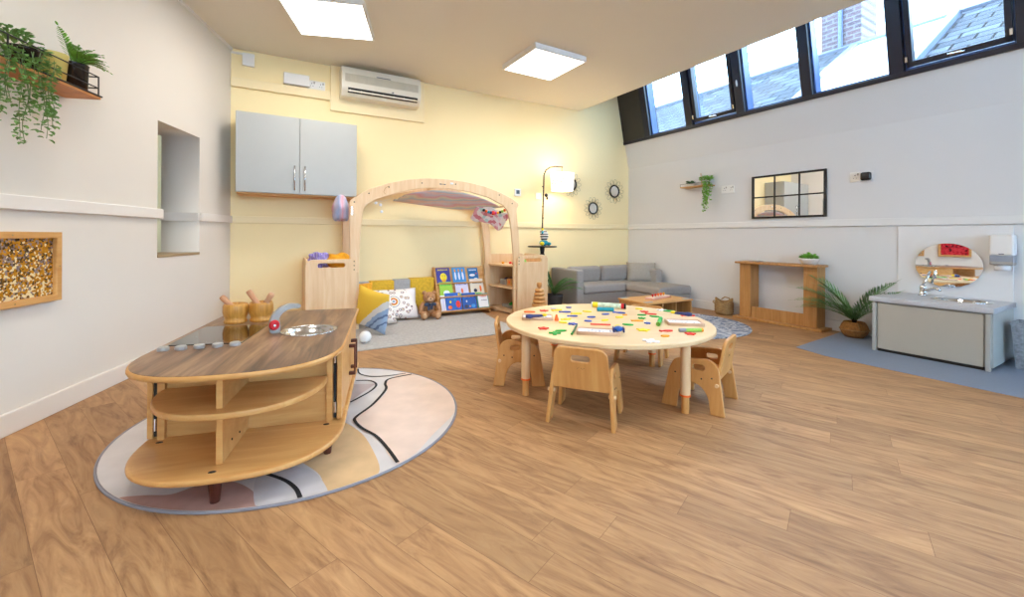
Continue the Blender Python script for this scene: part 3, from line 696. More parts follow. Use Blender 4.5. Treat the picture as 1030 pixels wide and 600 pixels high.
# side units
def slot(cx, cz, w_, h_): return rr([(cx-w_, cz-h_), (cx+w_, cz-h_), (cx+w_, cz+h_), (cx-w_, cz+h_)], h_*.95)
def side_unit(sg, xin, xout, tag):
    # xin: inner edge (at arch leg), xout: outer edge ; local coordinates of the arch
    a, c = min(xin, xout), max(xin, xout); mid = (a+c)/2
    hole = slot(mid+(.0 if sg < 0 else .0), .555, .105, .019)
    outl = [(a, 0), (c, 0), (c, .605), (a, .605)]; rd = [0, 0, .05, .05] if sg > 0 else [0, 0, .02, .06]
    p = plate('end_panel', [rr(outl, rd), hole], .018, 'birch', AT, XZ, .003, .553)
    b = MB()
    for z in (.595, .56, .525): b.tube([((xin-.018*sg*-1), -.562, z-.01), ((xin-.018*sg*-1), -.5645, z-.01)], .005, 8)
    each(b, 'screw', 'dark', p)
    plate('back_panel', [rr([(p_[0]-(.085 if sg > 0 and p_[0] == a else 0), p_[1]) for p_ in outl], rd)], .018, 'birch', AT, XZ, .003, .05)
    so = sg*(abs(xout)-.012)
    plate('side_panel', [rr([(-.54, 0), (-.06, 0), (-.06, .605), (-.54, .605)], [0, 0, .07, .07])], .016, 'birch', AT, YZ, .003, so)
    for z in (.025, .27, .50):
        b = MB(); xb = xin-.085 if sg > 0 else xin
        b.prism([(xin-.02*sg, -.545), (xout-.01*sg, -.545), (xout-.01*sg, -.06), (xb-.02*sg, -.06)][::sg], z-.018, z)
        if z < .1: b.prism([(xin-.02*sg, -.54), (xin-.005*sg, -.54), (xb-.005*sg, -.06), (xb-.02*sg, -.06)][::sg], 0, z-.018)
        b.build('shelf', 'birch_h', AT, bevel=.002)
side_unit(1, .80, 1.175, 'r'); side_unit(-1, -.775, -1.165, 'l')
b = MB()
for x, z in ((-.72, 1.12), (.72, 1.12), (0.0, 1.285)): b.tube([(x, -.51, z), (x, -.085, z)], .012, 10)
each(b, 'cross_rail', 'birch', AT)
b = MB(); b.box(-.815, -.805, -.545, -.5, .98, 1.05); b.build('metal_catch', 'steel', AT)

def cloth(name, mats, f, nu=40, nv=14, label=None, cat='fabric', loc=None, rz=0, group=None, th=.003, matf=None):
    b = MB(); g = [[b.bm.verts.new(f(i/nu, j/nv)) for j in range(nv+1)] for i in range(nu+1)]
    for i in range(nu):
        for j in range(nv):
            fc = b.bm.faces.new([g[i][j], g[i+1][j], g[i+1][j+1], g[i][j+1]])
            if matf: fc.material_index = matf(i/nu, j/nv)
    o = b.build(name, mats, None, smooth=True, solid=th); props(o, label, cat, group)
    if loc is not None: place(o, loc, rz)
    return o
def stripe_mat(name, cols, sc=9, axis='Y', dist=2.5, alpha=1):
    m = bpy.data.materials.new(name); m.use_nodes = True; t = m.node_tree; bb = t.nodes['Principled BSDF']; bb.inputs['Roughness'].default_value = .85
    tc = nn(t, 'ShaderNodeTexCoord'); wv = nn(t, 'ShaderNodeTexWave'); wv.bands_direction = axis; wv.inputs['Scale'].default_value = sc; wv.inputs['Distortion'].default_value = dist
    wv.wave_profile = 'SAW'
    t.links.new(tc.outputs['Object'], wv.inputs[0]); r = nn(t, 'ShaderNodeValToRGB'); e = r.color_ramp.elements
    e[0].color = H(cols[0]); e[1].color = H(cols[-1])
    for i, c in enumerate(cols[1:-1]): k = e.new((i+1)/(len(cols)-1)); k.color = H(c)
    t.links.new(wv.outputs['Fac'], r.inputs[0]); t.links.new(r.outputs[0], bb.inputs['Base Color'])
    bb.inputs['Alpha'].default_value = alpha
    return m
M['pinkstripe'] = stripe_mat('pink_striped_voile', ['#e9b3b8', '#d9cfd8', '#f0c3b4', '#b9c3cf', '#e8d7bc', '#e6a9b5'], 5, 'Z', 3, .93)
M['pinkblue'] = stripe_mat('pink_blue_voile', ['#e0a0b0', '#c9bfd6', '#9db0d6', '#e6b9c4'], 4, 'X', 4, .93)
M['confetti'] = sequins('confetti_fabric', ['#e9e2e2', '#ead0d6', '#efe6e0', '#dfa3b0', '#e9e4e2', '#bcd8d2', '#e7dcd8', '#d2808c', '#efe9e4'], 26)
for n_ in M['confetti'].node_tree.nodes:
    if n_.type == 'MATH' and n_.operation == 'MULTIPLY_ADD': n_.inputs[1].default_value = 0; n_.inputs[2].default_value = 0
    if n_.type == 'BSDF_PRINCIPLED': n_.inputs['Metallic'].default_value = 0; n_.inputs['Roughness'].default_value = .8
def inner_z(x):
    for (x0, z0), (x1, z1) in zip(sorted(ARI)[:-1], sorted(ARI)[1:]):
        if x0 <= x <= x1 and x1 > x0: return z0+(z1-z0)*(x-x0)/(x1-x0)
    return 1.05
def arcz(x):
    return 1.252-.42*(x-1.76)**2*.95 if abs(x-1.76) < .62 else 1.252-.155-.9*(abs(x-1.76)-.62)**2-.45*(abs(x-1.76)-.62)
def f1(u, v):
    x = 1.36+u*.98; sw = math.sin(pi*min(1, u*.94+.04))**.8
    fx = x-.10*v*sst((x-1.3)/1.0); y = .515-v*.42
    z = arcz(x)-.004-sw*(.15*v**.75-.045*v**3)*(1+.35*u)-.012*sin(v*13+u*5)*v*(1-u*.4)
    return Vector((fx-SX, -y, z))
cloth('striped_canopy_cloth', 'pinkstripe', f1, 44, 18, 'pink and grey striped voile draped under the top of the play arch', 'cloth', PB(SX), AB)
def f2(u, v):
    x = 2.16+u*.33; y = .48-v*.14-.10*(1-u); z = arcz(min(x, 2.40))-.03-(.155+.02*sin(u*9))*v-.008*sin(u*16)*v
    return Vector((x-SX+.012*v*sin(u*12)-.03*v, -y+.012*sin(u*13), z))
cloth('patterned_cloth', 'confetti', f2, 26, 12, 'white cloth with pink flecks hanging at the right corner of the arch', 'cloth', PB(SX), AB)
b = MB(); b.ell((0, 0, 0), (1, 1, 1), 36, 24)
for v in b.bm.verts:
    p_ = v.co; th_ = math.atan2(p_.y, p_.x); k_ = 1+.05*sin(th_*9+p_.z*3)+.03*sin(p_.z*8)
    k_ = k_*(1+.10*sin(th_*13+p_.z*5)*max(0, .6-p_.z)); v.co = Vector((p_.x*.066*k_, p_.y*.16*k_, max(p_.z, -.62+.05*sin(th_*7))*.14))
o = b.build('striped_voile_bundle', 'pinkblue', None, smooth=True); props(o, 'pink and blue voile bundle hanging at the left shoulder of the arch', 'cloth'); place(o, PB(.845, .34, 1.035), AB)
# garland with soft balls at the right corner
t = thing('felt_garland', 'garland of small coloured felt balls at the right corner of the arch', 'garland', PB(SX), AB)
cs = ['black', 'orange', 'teal', 'navyplastic', 'redfelt', 'magenta', 'amber', 'black', 'limegreen', 'orange', 'magenta']
b = MB(); gp = [(2.17+.026*k-SX, -.49, 1.075-.035*sin(k/10*pi)+.002*k) for k in range(11)]; b.tube(gp, .0015, 5); b.build('string', 'white', t)
for p, c in zip(gp, cs): b = MB(); b.ell(p, .015 if c != 'redfelt' else .022, 12, 8); b.build('felt_ball', c, t, smooth=True)
t = thing('paper_star_string', 'thin string with pale stars under the left side of the arch', 'garland', PB(SX), AB)
b = MB(); b.tube([(-.56, -.48, 1.13), (-.55, -.48, 1.02)], .001, 4); b.tube([(-.62, -.48, 1.1), (-.45, -.48, 1.15)], .001, 4); b.build('string', 'white', t)
for x, z in ((-.56, 1.09), (-.55, 1.03), (-.6, 1.105)): b = MB(); b.ell((x, -.48, z), (.013, .005, .013), 10, 6); b.build('star', 'paper', t)

def blob(name, mats, c, r, label, cat, loc, rz=0, amp=.25, group=None, parent=None, seed=0):
    rnd = random.Random(seed); ph = [rnd.random()*6 for _ in range(6)]
    b = MB(); b.ell((0, 0, 0), (1, 1, 1), 28, 18)
    for v in b.bm.verts:
        p = v.co; k = 1+amp*(sin(p.x*4+ph[0])*cos(p.y*5+ph[1])+.5*sin(p.z*9+ph[2]+p.x*7))*.6
        v.co = Vector((c[0]+p.x*r[0]*k, c[1]+p.y*r[1]*k, c[2]+p.z*r[2]*k))
    o = b.build(name, mats, parent, smooth=True)
    if parent is None: props(o, label, cat, group); place(o, loc, rz)
    return o
T0 = .511
M['violetmix'] = stripe_mat('violet_fabric', ['#5b44a0', '#a79ad6', '#6d55b8', '#d8d2ea'], 14, 'X', 5)
blob('folded_cloth', 'violetmix', (0, 0, .0), (.075, .1, .07), 'purple and white cloth heaped in the left tray of the arch', 'cloth', PB(.665, .42, T0+.092), AB, .35, seed=3)
blob('folded_cloth', 'yellowfab', (0, 0, 0), (.115, .1, .06), 'yellow orange cloth heaped in the left tray of the arch', 'cloth', PB(.83, .42, T0+.085), AB, .3, seed=5)
# small toys in the right shelf unit
def simple(name, label, cat, loc, rz, fn, mats, group=None, **k):
    b = MB(); fn(b); o = b.build(name, mats, None, **k); place(o, loc, rz); return props(o, label, cat, group)
t = thing('wooden_toy_box', 'small open wooden box on the middle shelf of the arch', 'box', PB(2.60, .34, .2815), AB)
b = MB(); b.box(-.055, .055, -.055, .055, 0, .008); b.box(-.055, .055, -.055, -.045, .008, .075); b.box(-.055, .055, .045, .055, .008, .075); b.box(-.055, -.045, -.045, .045, .008, .075); b.box(.045, .055, -.045, .045, .008, .075); bb = b.build('box_body', 'pine', t, bevel=.002)
b = MB(); b.tube([(-.056, 0, .04), (-.058, 0, .04)], .018, 14); b.build('round_mark', 'orange', bb)
t = thing('toy_tray', 'clear grey tray of dark toys on the middle shelf of the arch', 'tray', PB(2.63, .20, .2815), AB)
b = MB(); b.box(-.09, .09, -.07, .07, 0, .06); b.build('tray_body', 'lightgrey', t, bevel=.006)
b = MB(); [b.ell((-.06+.03*k, .02*((k % 2)*2-1), .064), (.025, .018, .012), 10, 6) for k in range(5)]; each(b, 'toy_piece', 'navyplastic', t, smooth=True)
t = thing('toy_tray', 'shallow tray of green blocks on the lowest shelf of the arch', 'tray', PB(2.65, .26, .0365), AB)
b = MB(); b.box(-.1, .1, -.1, .1, 0, .03); b.build('tray_body', 'lightgrey', t, bevel=.004)
b = MB(); [b.box(-.08+.033*k, -.055+.033*k, -.06+(k % 3)*.04, -.03+(k % 3)*.04, .03, .05) for k in range(5)]; each(b, 'block', 'green', t, bevel=.003)
for i, (ds, do, m_, cn) in enumerate([(.14, .40, 'redfelt', 'red'), (.19, .36, 'redfelt', 'red'), (.24, .33, 'orange', 'orange'), (.17, .28, 'redfelt', 'red'), (.10, .24, 'amber', 'amber')]):
    simple('wooden_bead', ['red wooden bead nearest the front of the arch top shelf', 'red wooden bead in the middle of the arch top shelf', 'orange wooden bead on the arch top shelf', 'rearmost red wooden bead on the arch top shelf', 'amber wooden bead at the back of the arch top shelf'][i], 'bead', PB(2.42+ds, do, T0), AB, lambda b: b.ell((0, 0, .014), (.016, .016, .014), 14, 8), m_, 'beads on the arch top shelf', smooth=True)
for m_, ds, lb in (('magenta', .0, 'magenta ball seen through the right panel slot'), ('limegreen', .034, 'lime green ball seen through the right panel slot')):
    simple('toy_ball', lb, 'ball', PB(2.608+ds, .505, T0), AB, lambda b: b.ell((0, 0, .030), (.018, .018, .030), 16, 10), m_, 'balls behind the slot', smooth=True)

# ---------------------------------------------------------------- grey reading rug
pts = [PB(.72, 1.225), PB(2.22, 1.225), PB(2.22, .62), PB(2.30, .02), PB(.72, .02)]
b = MB(); b.prism([(p.x, p.y) for p in pts], 0, .009); o = b.build('reading_rug', 'greyrug', None, bevel=.003); props(o, 'plain light grey rug under the play arch', 'rug')
# patchwork bolster
t = thing('patchwork_bolster', 'low yellow and grey patchwork floor cushion along the yellow wall', 'cushion', PB(1.02, .022, .0115), AB)
for k, (w_, m_) in enumerate([(.12, 'greyfab'), (.23, 'mustard'), (.16, 'greyfab'), (.25, 'mustard')]):
    x0 = [0, .12, .35, .51][k]; b = MB(); b.box(x0-.002, x0+w_+.002, -.10, 0, 0, .355+.006*k); b.build('cushion_panel', m_, t, bevel=.012, smooth=True, seg=4)
def pillow(mb, w_, h_, d_, n=16):
    g = {}
    for s_ in (-1, 1):
        for i in range(n+1):
            for j in range(n+1):
                u = i/n*2-1; v = j/n*2-1; e = (1-u*u)*(1-v*v); th = s_*d_*.5*max(0, e)**.42
                pin = 1-.10*(1-abs(u))*abs(v)**6; pv = 1-.10*(1-abs(v))*abs(u)**6
                if s_ == 1 or 0 < i < n and 0 < j < n: g[(s_, i, j)] = mb.bm.verts.new((u*w_/2*pv, th, v*h_/2*pin))
                else: g[(s_, i, j)] = g.get((-1, i, j))
    for i in range(n+1):
        for j in range(n+1):
            if i in (0, n) or j in (0, n): g[(-1, i, j)] = g[(1, i, j)]
    for s_ in (-1, 1):
        for i in range(n):
            for j in range(n):
                q = [g[(s_, i, j)], g[(s_, i+1, j)], g[(s_, i+1, j+1)], g[(s_, i, j+1)]]
                mb.bm.faces.new(q if s_ < 0 else q[::-1])
def folk_mat():
    m = bpy.data.materials.new('folk_flower_fabric'); m.use_nodes = True; t = m.node_tree; bb = t.nodes['Principled BSDF']; bb.inputs['Roughness'].default_value = .9
    tc = nn(t, 'ShaderNodeTexCoord'); se = nn(t, 'ShaderNodeSeparateXYZ'); t.links.new(tc.outputs['Object'], se.inputs[0])
    co = nn(t, 'ShaderNodeCombineXYZ'); ab = nn(t, 'ShaderNodeMath', operation='ABSOLUTE'); t.links.new(se.outputs[0], ab.inputs[0]); t.links.new(ab.outputs[0], co.inputs[0]); t.links.new(se.outputs[2], co.inputs[1])
    v = nn(t, 'ShaderNodeTexVoronoi'); v.inputs['Scale'].default_value = 24; t.links.new(co.outputs[0], v.inputs[0])
    r = nn(t, 'ShaderNodeValToRGB'); r.color_ramp.interpolation = 'CONSTANT'; e = r.color_ramp.elements
    cols = [(0, '#c9962c'), (.16, '#e9e3dd'), (.25, '#7a8590'), (.34, '#c46a4c'), (.38, '#e9e3dd')]
    e[0].color = H(cols[0][1]); e[1].position = cols[1][0]; e[1].color = H(cols[1][1])
    for p_, c in cols[2:]: k = e.new(p_); k.color = H(c)
    t.links.new(v.outputs['Distance'], r.inputs[0])
    # medallions
    ln = nn(t, 'ShaderNodeVectorMath', operation='LENGTH'); c2 = nn(t, 'ShaderNodeCombineXYZ'); t.links.new(se.outputs[0], c2.inputs[0]); t.links.new(se.outputs[2], c2.inputs[1]); t.links.new(c2.outputs[0], ln.inputs[0])
    r2 = nn(t, 'ShaderNodeValToRGB'); r2.color_ramp.interpolation = 'CONSTANT'; e = r2.color_ramp.elements
    e[0].color = H('#8fa3b5'); e[1].position = .014/.1; e[1].color = H('#efe6dc')
    for p_, c in ((.022, '#c0392b'), (.03, '#e0a43a'), (.04, '#efe6dc'), (.052, '#6e7b88'), (.058, '#efe6dc')): k = e.new(p_/.1); k.color = H(c)
    ml = nn(t, 'ShaderNodeMath', operation='MULTIPLY'); ml.inputs[1].default_value = 10; t.links.new(ln.outputs['Value'], ml.inputs[0]); t.links.new(ml.outputs[0], r2.inputs[0])
    lt = nn(t, 'ShaderNodeMath', operation='LESS_THAN'); lt.inputs[1].default_value = .066; t.links.new(ln.outputs['Value'], lt.inputs[0])
    mx = nn(t, 'ShaderNodeMix', data_type='RGBA'); t.links.new(lt.outputs[0], mx.inputs['Factor']); t.links.new(r.outputs[0], mx.inputs['A']); t.links.new(r2.outputs[0], mx.inputs['B'])
    # plain border
    l2 = nn(t, 'ShaderNodeMath', operation='GREATER_THAN'); l2.inputs[1].default_value = .19; t.links.new(ln.outputs['Value'], l2.inputs[0])
    m3 = nn(t, 'ShaderNodeMix', data_type='RGBA'); m3.inputs['B'].default_value = H('#e4dcda'); t.links.new(l2.outputs[0], m3.inputs['Factor']); t.links.new(mx.outputs['Result'], m3.inputs['A'])
    t.links.new(m3.outputs['Result'], bb.inputs['Base Color']); return m
M['folk'] = folk_mat()
b = MB(); pillow(b, .50, .33, .12); o = b.build('floral_cushion', 'folk', None, smooth=True); props(o, 'large white cushion with folk flower medallion leaning on the bolster', 'cushion')
o.location = PB(1.325, .245, .158); o.rotation_euler = (radians(-34), 0, AB)
b = MB(); pillow(b, .32, .28, .12); o = b.build('floral_cushion', 'folk', None, smooth=True); props(o, 'smaller flower print cushion behind the yellow and blue cushion', 'cushion')
o.location = PB(1.15, .43, .135); o.rotation_euler = (radians(-32), 0, AB+radians(14))
def yb_mat():
    m = bpy.data.materials.new('yellow_blue_block_fabric'); m.use_nodes = True; t = m.node_tree; bb = t.nodes['Principled BSDF']; bb.inputs['Roughness'].default_value = .9
    tc = nn(t, 'ShaderNodeTexCoord'); se = nn(t, 'ShaderNodeSeparateXYZ'); t.links.new(tc.outputs['Object'], se.inputs[0])
    n = nn(t, 'ShaderNodeTexNoise'); n.inputs['Scale'].default_value = 22; t.links.new(tc.outputs['Object'], n.inputs[0])
    a = nn(t, 'ShaderNodeMath', operation='SUBTRACT'); t.links.new(se.outputs[0], a.inputs[0]); t.links.new(se.outputs[2], a.inputs[1])
    a2 = nn(t, 'ShaderNodeMath', operation='MULTIPLY_ADD'); a2.inputs[1].default_value = .05; t.links.new(n.outputs[0], a2.inputs[0]); t.links.new(a.outputs[0], a2.inputs[2])
    r = nn(t, 'ShaderNodeValToRGB'); r.color_ramp.interpolation = 'CONSTANT'; e = r.color_ramp.elements
    mr = nn(t, 'ShaderNodeMapRange'); mr.inputs['From Min'].default_value = -.3; mr.inputs['From Max'].default_value = .36; t.links.new(a2.outputs[0], mr.inputs[0]); t.links.new(mr.outputs[0], r.inputs[0])
    e[0].color = H('#e0b73a'); e[1].position = .56; e[1].color = H('#cfc9c0')
    for p_, c in ((.66, '#8aa0bd'), (.72, '#5d708f'), (.75, '#93a8c2'), (.82, '#5d708f'), (.85, '#93a8c2')): k = e.new(p_); k.color = H(c)
    t.links.new(r.outputs[0], bb.inputs['Base Color']); return m
M['yb'] = yb_mat()
b = MB(); pillow(b, .34, .34, .13); o = b.build('block_print_cushion', 'yb', None, smooth=True); props(o, 'yellow and denim blue cushion standing on its corner by the left leg of the arch', 'cushion')
dv = Vector((-.50, .25, .80)).normalized(); view = Vector((-.31, .95, 0)).normalized(); w0 = (view-dv*view.dot(dv)).normalized(); w1 = Matrix.Rotation(radians(48), 3, dv) @ w0
xa = (w1-dv).normalized(); za = (w1+dv).normalized(); ya = za.cross(xa)
o.matrix_world = Matrix.Translation((-1.150, 3.52, .205)) @ Matrix((xa, ya, za)).transposed().to_4x4()
simple('soft_ball', 'white soft ball on the grey rug at the end of the play kitchen', 'ball', (-1.10, 3.20, .0095), 0, lambda b: b.ell((0, 0, .045), .045, 20, 14), 'white', smooth=True)
b = MB(); pillow(b, .2, .2, .08); o = b.build('amber_cushion', 'yellowfab', None, smooth=True); props(o, 'small amber cushion tucked between the arch leg and the yellow blue cushion', 'cushion'); o.location = PB(1.02, .36, .29); o.rotation_euler = (radians(-15), 0, AB)
# teddy
t = thing('teddy_bear', 'brown teddy bear with dark blue bow sitting on the rug', 'teddy bear', PB(1.665, .31, .0105), AB-radians(6))
b = MB(); b.ell((0, 0, .088), (.062, .055, .085)); b.ell((0, -.01, .20), (.062, .055, .055))
b.ell((-.048, -.005, .247), (.022, .012, .022), 12, 8); b.ell((.048, -.005, .247), (.022, .012, .022), 12, 8)
b.tube([(-.05, -.01, .145), (-.083, -.035, .11), (-.088, -.065, .07)], [.024, .024, .022], 12); b.ell((-.088, -.068, .066), .024, 12, 8)
b.tube([(.05, -.01, .145), (.083, -.035, .11), (.088, -.065, .07)], [.024, .024, .022], 12); b.ell((.088, -.068, .066), .024, 12, 8)
b.tube([(-.035, -.02, .04), (-.06, -.08, .035)], [.035, .03], 12); b.tube([(.035, -.02, .04), (.06, -.08, .035)], [.035, .03], 12)
b.ell((-.065, -.10, .042), (.034, .026, .042), 14, 10); b.ell((.065, -.10, .042), (.034, .026, .042), 14, 10); b.build('body', 'teddy', t, smooth=True)
b = MB(); b.ell((0, -.058, .19), (.026, .022, .02), 14, 10); b.build('muzzle', 'teddy_light', t, smooth=True)
b = MB(); b.ell((-.065, -.122, .042), (.022, .008, .026), 12, 8); b.ell((.065, -.122, .042), (.022, .008, .026), 12, 8); each(b, 'foot_pad', 'teddy_light', t, smooth=True)
b = MB(); b.ell((0, -.08, .198), (.008, .005, .006), 10, 6); b.ell((-.022, -.058, .215), .005, 8, 6); b.ell((.022, -.058, .215), .005, 8, 6); b.build('face', 'black', t, smooth=True)
b = MB(); b.ell((-.03, -.06, .14), (.03, .012, .018), 12, 8); b.ell((.03, -.06, .14), (.03, .012, .018), 12, 8); b.ell((0, -.065, .14), .012, 10, 8); b.box(-.025, -.003, -.066, -.058, .085, .135); b.box(.003, .025, -.066, -.058, .09, .135); b.build('bow', mat('bow_blue', '#39445c', .8), t, smooth=False)

# ---------------------------------------------------------------- book display
BD = thing('book_display', 'sloping wooden book display rack with three tiers beside the teddy bear', 'book rack', PB(2.075, .0, .0105), AB)
# profile in (y,z): base front -.26, top back -.02
def sidep(x): return plate('side_panel', [rr([(-.27, 0), (-.02, 0), (-.02, .475), (-.06, .475)], [.01, 0, .01, .02])], .016, 'pine', BD, YZ, .002, x)
sidep(-.278); sidep(.278)
sl = math.atan2(.475, .20)
def DP(x, t_, d=0):  # point on the slope: t_ along (0 bottom, .5 top), d out of the slope
    return Vector((x, -.262+t_*cos(sl)*1.0-d*sin(sl)+.012, .02+t_*sin(sl)+d*cos(sl)))
def slopebox(b, x0, x1, t0, t1, d0, d1):
    c = [DP(x0, t0, d0), DP(x1, t0, d0), DP(x1, t0, d1), DP(x0, t0, d1), DP(x0, t1, d0), DP(x1, t1, d0), DP(x1, t1, d1), DP(x0, t1, d1)]
    n = len(b.bm.faces); v = [b.bm.verts.new(p) for p in c]
    for q in ((0, 3, 2, 1), (4, 5, 6, 7), (0, 1, 5, 4), (1, 2, 6, 5), (2, 3, 7, 6), (3, 0, 4, 7)): b.bm.faces.new([v[k] for k in q])
    b._set(n)
b = MB(); slopebox(b, -.27, .27, 0, .49, -.012, 0); b.build('back_board', 'pine', BD)
for k, (t0, d) in enumerate(((.0, .052), (.15, .034), (.30, .016))):
    b = MB(); slopebox(b, -.27, .27, t0-.006, t0+.004, 0, d+.012); slopebox(b, -.27, .27, t0-.006, t0+.009, d+.008, d+.012); b.build('ledge', 'pine', BD, bevel=.001)
def book(x, t0, w_, h_, d, cover, art, label):
    t = thing('picture_book', label, 'book', PB(2.075, 0, .0105), AB, 'picture books on the display rack')
    b = MB(); slopebox(b, x-w_/2, x+w_/2, t0+.005, t0+.005+h_, d, d+.006); c = b.build('cover', cover, t, bevel=.001)
    for kind, m_, cx, cy, sx, sy in art:
        b = MB()
        if kind == 'b': slopebox(b, x+cx*w_-sx*w_/2, x+cx*w_+sx*w_/2, t0+.005+h_*(cy-sy/2), t0+.005+h_*(cy+sy/2), d+.006, d+.0068)
        elif kind == 't':
            k = max(3, int(sx*12)); sw = sx*w_/k
            for q in range(k):
                hh = h_*sy*random.choice([.7, 1, .85]); xx = x+cx*w_-sx*w_/2+q*sw; slopebox(b, xx, xx+sw*.62, t0+.005+h_*cy-hh/2, t0+.005+h_*cy+hh/2, d+.006, d+.0069)
        else:
            n = 16; ctr = DP(x+cx*w_, t0+.005+h_*cy, d+.0068); vs = []
            for q in range(n):
                a = 2*pi*q/n; vs.append(b.bm.verts.new(DP(x+cx*w_+cos(a)*sx*w_/2, t0+.005+h_*cy+sin(a)*sy*h_/2, d+.0066)))
            b.bm.faces.new(vs)
        b.build('cover_art', m_, c, norm=False)
d1, d2, d3 = .018, .036, .054
mk = lambda n, c: mat(n, c, .35, var=.05)
M['bk_violet'] = mk('cover_violet', '#3a3a94'); M['bk_sky'] = mk('cover_sky', '#3f8fd2'); M['bk_blue'] = mk('cover_blue', '#1c6aa8'); M['bk_lime'] = mk('cover_lime', '#9bcc3a'); M['bk_lav'] = mk('cover_lavender', '#d5d0e6'); M['bk_cream'] = mk('cover_cream', '#e6d9c4'); M['bk_deep'] = mk('cover_deep', '#1f5fb8'); M['bk_night'] = mk('cover_night', '#1f57ac'); M['bk_teal'] = mk('cover_teal', '#2e8a86'); M['grey'] = mk('mid_grey', '#9096a0')
book(-.19, .30, .15, .175, d1-.016, 'bk_violet', [('t', 'yellow', 0, .87, .75, .09), ('o', 'yellow', 0, .42, .5, .5), ('o', 'amber', 0, .2, .3, .2), ('o', 'ink', -.1, .5, .06, .06), ('o', 'ink', .1, .5, .06, .06)], 'violet picture book with a yellow face, top left of the rack')
book(-.015, .30, .15, .175, d1-.016, 'bk_sky', [('o', 'paper', -.28, .45, .14, .5), ('o', 'paper', 0, .45, .14, .5), ('o', 'paper', .28, .45, .14, .5), ('o', 'amber', -.28, .8, .12, .2), ('o', 'amber', 0, .8, .12, .2), ('o', 'amber', .28, .8, .12, .2)], 'sky blue picture book with three penguins, top middle of the rack')
book(.15, .30, .12, .165, d1-.016, 'bk_blue', [('t', 'paper', 0, .85, .7, .1), ('o', 'paper', -.1, .5, .55, .17), ('o', 'paper', .2, .22, .4, .16), ('o', 'redfelt', .3, .6, .1, .1)], 'blue picture book with white boats, top right of the rack')
book(-.185, .15, .14, .165, d2-.018, 'bk_lime', [('t', 'green', 0, .8, .8, .12), ('o', 'paper', 0, .28, .5, .34), ('o', 'redfelt', 0, .1, .2, .14)], 'lime green picture book in the middle row of the rack')
book(-.01, .15, .145, .155, d2-.018, 'bk_lav', [('t', 'bk_violet', 0, .84, .8, .08), ('o', 'orange', 0, .4, .16, .35), ('b', 'bk_lime', 0, .12, .95, .16), ('o', 'amber', -.3, .25, .1, .1)], 'pale lavender picture book with an orange animal, middle row')
book(.165, .15, .155, .185, d2-.018, 'bk_cream', [('t', 'ink', .05, .75, .7, .09), ('o', 'ink', -.15, .3, .25, .22), ('o', 'orange', .25, .4, .15, .4), ('o', 'limegreen', 0, .12, .6, .12)], 'cream picture book with small animals, middle row right')
book(-.13, 0, .17, .19, d3-.018, 'bk_deep', [('t', 'paper', 0, .78, .8, .1), ('o', 'orange', -.25, .2, .25, .2), ('o', 'redfelt', .28, .35, .3, .4), ('o', 'yellow', -.2, .5, .12, .14), ('o', 'teal', .1, .6, .12, .12), ('o', 'yellow', .4, .9, .14, .14)], 'deep blue picture book with bright round shapes, bottom row')
book(.045, 0, .155, .18, d3-.018, 'bk_night', [('t', 'amber', 0, .8, .8, .12), ('o', 'paper', -.2, .5, .1, .12), ('o', 'ink', -.25, .2, .3, .22), ('o', 'bk_sky', .25, .22, .3, .2), ('o', 'amber', 0, .2, .1, .1)], 'dark blue picture book with yellow title, bottom row middle')
book(.2, 0, .135, .165, d3-.018, 'bk_teal', [('b', 'paper', .02, .52, .84, .84), ('t', 'redfelt', .08, .8, .6, .08), ('o', 'ink', -.22, .38, .3, .4), ('o', 'orange', .08, .3, .2, .3), ('t', 'ink', .12, .55, .5, .06)], 'teal edged picture book with a black creature, bottom right of the rack')
book(-.24, 0, .05, .17, d3-.018-.008, 'paper', [('b', 'bk_lav', 0, .5, .6, .8)], 'slim white picture book at the bottom left of the rack')

# ---------------------------------------------------------------- floor lamp with round tray and toy
t = thing('floor_lamp', 'dark arched floor lamp with glowing white drum shade and round tray', 'lamp', PB(3.03, .24, 0), AB)
b = MB(); b.lathe([(0, 0), (.14, 0), (.14, .015), (.03, .03), (0, .03)], seg=32); b.build('base', 'black', t, smooth=True)
b = MB(); pole = [(0, 0, .02), (.004, 0, .5), (.0, 0, .9), (.012, 0, 1.3), (.018, 0, 1.52)]; b.tube(pole, .0085, 10)
arc = [(.018, 0, 1.50), (.02, 0, 1.53), (.045, 0, 1.58), (.10, 0, 1.618), (.17, 0, 1.633), (.28, 0, 1.637)]; b.tube(arc, .0075, 10)
for z in (.75, 1.02, 1.15, 1.38): b.lathe([(0, 0), (.012, .002), (.0125, .012), (0, .014)], (.006, 0, z), 12)
b.build('pole', mat('bronze_dark', '#3a2d25', .5, .4), t, smooth=True)
b = MB(); b.ell((.045, -.01, 1.29), (.022, .02, .022), 12, 8); b.ell((.05, -.02, 1.255), (.012, .01, .02), 10, 8); b.build('bow_knob', 'black', t, smooth=True)
b = MB(); b.lathe([(0, .0), (.165, .0), (.168, .008), (.165, .014), (0, .014)], (0.0, 0, .69), 40); b.tube([(0, 0, .60), (0, 0, .69)], [.02, .03], 12); b.ell((0.0, 0, .6), .03, 12, 8); b.build('tray', 'black', t, smooth=True)
b = MB(); b.tube([(.27, 0, 1.637), (.27, 0, 1.56)], .003, 6); b.build('cord', 'black', t)
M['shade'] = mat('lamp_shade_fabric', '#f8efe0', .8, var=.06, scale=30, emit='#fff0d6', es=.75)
b = MB(); b.lathe([(.128, 0), (.145, .205), (.1435, .205), (.1265, 0)], (.275, 0, 1.355), 40); b.build('lamp_shade', 'shade', t, smooth=True)
b = MB()
